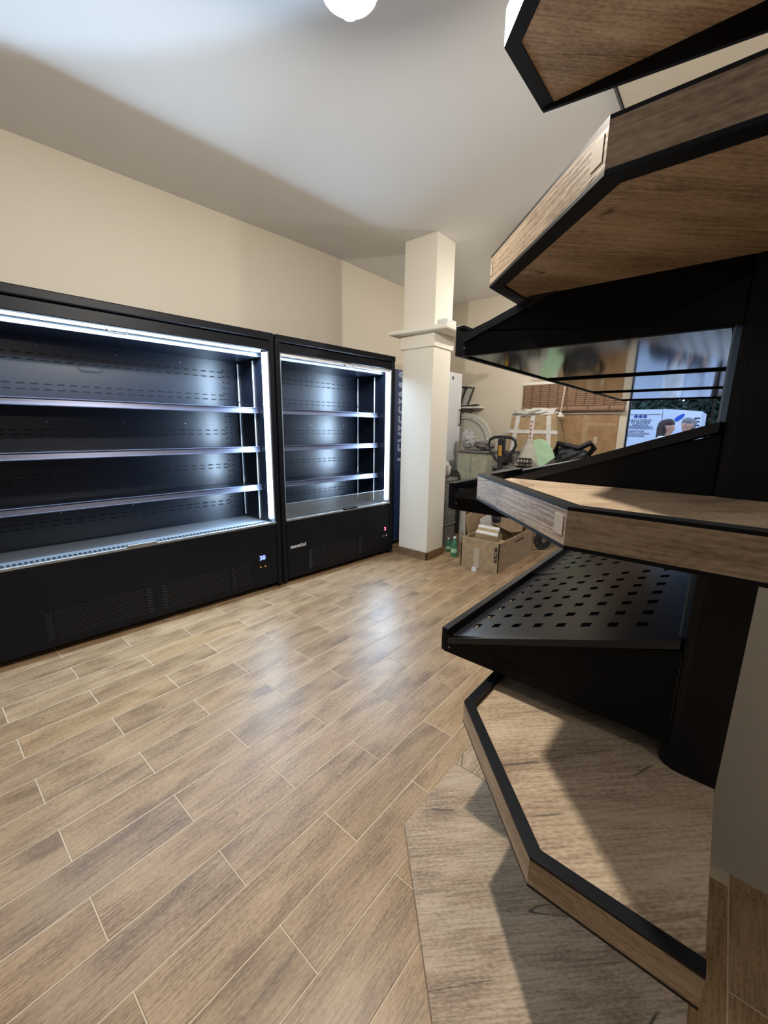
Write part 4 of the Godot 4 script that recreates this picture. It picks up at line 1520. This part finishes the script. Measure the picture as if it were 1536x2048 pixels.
func person(who: String, at: Vector3, turn: float, h: float, top: Color, legs: Color, hair: Color, long_hair: bool, label: String) -> void:
	# the figure faces local -X turned by turn about y
	var t := thing("person", label, "person", at, turn, "people talking outside")
	var s := h / 1.70
	var P := func(x: float, y: float, z: float) -> Vector3: return Vector3(x, y, z) * s
	var hipw := 0.09
	var sh := 0.17 if long_hair else 0.2
	var caps := [
		[P.call(0, 0.95, -0.06), P.call(0, 0.95, 0.06), 0.115, 0.115],
		[P.call(0, 0.95, 0), P.call(0.01, 1.2, 0), 0.115, 0.115],
		[P.call(0.01, 1.22, -0.06), P.call(0.01, 1.22, 0.06), 0.115, 0.115],
		[P.call(0.01, 1.36, -sh + 0.03), P.call(0.01, 1.36, sh - 0.03), 0.07, 0.07],
		[P.call(0, 1.38, 0), P.call(-0.02, 1.5, 0), 0.058, 0.052]]
	for g in [-1, 1]:
		caps.append([P.call(0, 0.92, g * hipw), P.call(-0.01, 0.5, g * 0.1), 0.09, 0.058])
		caps.append([P.call(-0.01, 0.5, g * 0.1), P.call(0.02, 0.08, g * 0.1), 0.056, 0.038])
		caps.append([P.call(0.03, 0.04, g * 0.1), P.call(-0.15, 0.03, g * 0.12), 0.036, 0.03])
		caps.append([P.call(0.01, 1.36, g * sh), P.call(0.03, 1.08, g * (sh + 0.05)), 0.05, 0.04])
		caps.append([P.call(0.03, 1.08, g * (sh + 0.05)), P.call(-0.06, 0.84, g * (sh + 0.05)), 0.038, 0.027])
		caps.append([P.call(-0.06, 0.84, g * (sh + 0.05)), P.call(-0.09, 0.76, g * (sh + 0.04)), 0.03, 0.026])
		for q in 4:
			caps.append([P.call(-0.09 - 0.012 * q, 0.77 - 0.004 * q, g * (sh + 0.04)), P.call(-0.1 - 0.014 * q, 0.70 + 0.008 * absf(q - 1.5), g * (sh + 0.03)), 0.009, 0.008])
		caps.append([P.call(-0.1, 0.8, g * (sh + 0.03)), P.call(-0.14, 0.76, g * (sh + 0.02)), 0.011, 0.009])
	var skin_m := mat(C(196, 150, 128), 0.6)
	# head: skull, jaw, nose, lips, brow, ears, eyes
	var hc := [
		[P.call(0.02, 1.60, 0), P.call(-0.02, 1.60, 0), 0.088, 0.085],
		[P.call(-0.035, 1.55, 0), P.call(-0.06, 1.515, 0), 0.06, 0.036],
		[P.call(-0.095, 1.60, 0), P.call(-0.118, 1.565, 0), 0.012, 0.015],
		[P.call(-0.098, 1.532, -0.014), P.call(-0.098, 1.532, 0.014), 0.010, 0.010],
		[P.call(-0.088, 1.617, -0.03), P.call(-0.088, 1.617, 0.03), 0.014, 0.014],
		[P.call(-0.02, 1.42, 0), P.call(-0.02, 1.52, 0), 0.05, 0.05]]
	for g in [-1, 1]:
		hc.append([P.call(0.0, 1.61, g * 0.088), P.call(0.005, 1.565, g * 0.084), 0.016, 0.011])
	var body := sdf(caps, 0.024, 0.04)
	body.append_from(sdf(hc, 0.008, 0.02).commit(), 0, Transform3D.IDENTITY)
	var bd := add(body, "body", skin_m, t)
	var shirt := [
		[P.call(0, 0.93, -0.06), P.call(0, 0.93, 0.06), 0.128, 0.128],
		[P.call(0.01, 1.22, -0.06), P.call(0.01, 1.22, 0.06), 0.13, 0.13],
		[P.call(0, 0.95, 0), P.call(0.01, 1.2, 0), 0.13, 0.13],
		[P.call(0.01, 1.355, -sh + 0.03), P.call(0.01, 1.355, sh - 0.03), 0.082, 0.082]]
	var tr := [[P.call(0, 0.93, -0.06), P.call(0, 0.93, 0.06), 0.122, 0.122]]
	var shoes := []
	for g in [-1, 1]:
		shirt.append([P.call(0.01, 1.36, g * sh), P.call(0.03, 1.08, g * (sh + 0.05)), 0.062, 0.052])
		shirt.append([P.call(0.03, 1.08, g * (sh + 0.05)), P.call(-0.05, 0.87, g * (sh + 0.05)), 0.05, 0.04])
		tr.append([P.call(0, 0.92, g * hipw), P.call(-0.01, 0.5, g * 0.1), 0.1, 0.072])
		tr.append([P.call(-0.01, 0.5, g * 0.1), P.call(0.02, 0.09, g * 0.1), 0.07, 0.058])
		shoes.append([P.call(0.04, 0.045, g * 0.1), P.call(-0.16, 0.04, g * 0.12), 0.046, 0.038])
	add(sdf(shirt, 0.026, 0.03), "shirt", mat(top, 0.8), t)
	add(sdf(tr, 0.03, 0.03), "trousers", mat(legs, 0.8), t)
	add(sdf(shoes, 0.024, 0.02), "shoes", M.black, t)
	var hr := [[P.call(0.03, 1.625, 0), P.call(-0.02, 1.645, 0), 0.094, 0.086], [P.call(0.05, 1.58, 0), P.call(0.05, 1.62, 0), 0.085, 0.088]]
	if long_hair:
		hr.append([P.call(0.06, 1.56, 0), P.call(0.08, 1.42, 0), 0.09, 0.07])
		for g in [-1, 1]:
			hr.append([P.call(0.02, 1.6, g * 0.07), P.call(0.03, 1.43, g * 0.085), 0.04, 0.035])
	add(sdf(hr, 0.012, 0.02), "hair", mat(hair, 0.7), bd)
	for g in [-1, 1]:
		var st := ns()
		lathe(st, [Vector2(0, -0.009), Vector2(0.009, 0), Vector2(0, 0.009)], P.call(-0.088, 1.598, g * 0.03), Vector3.LEFT, 10)
		add(st, "eye", M.print, bd)
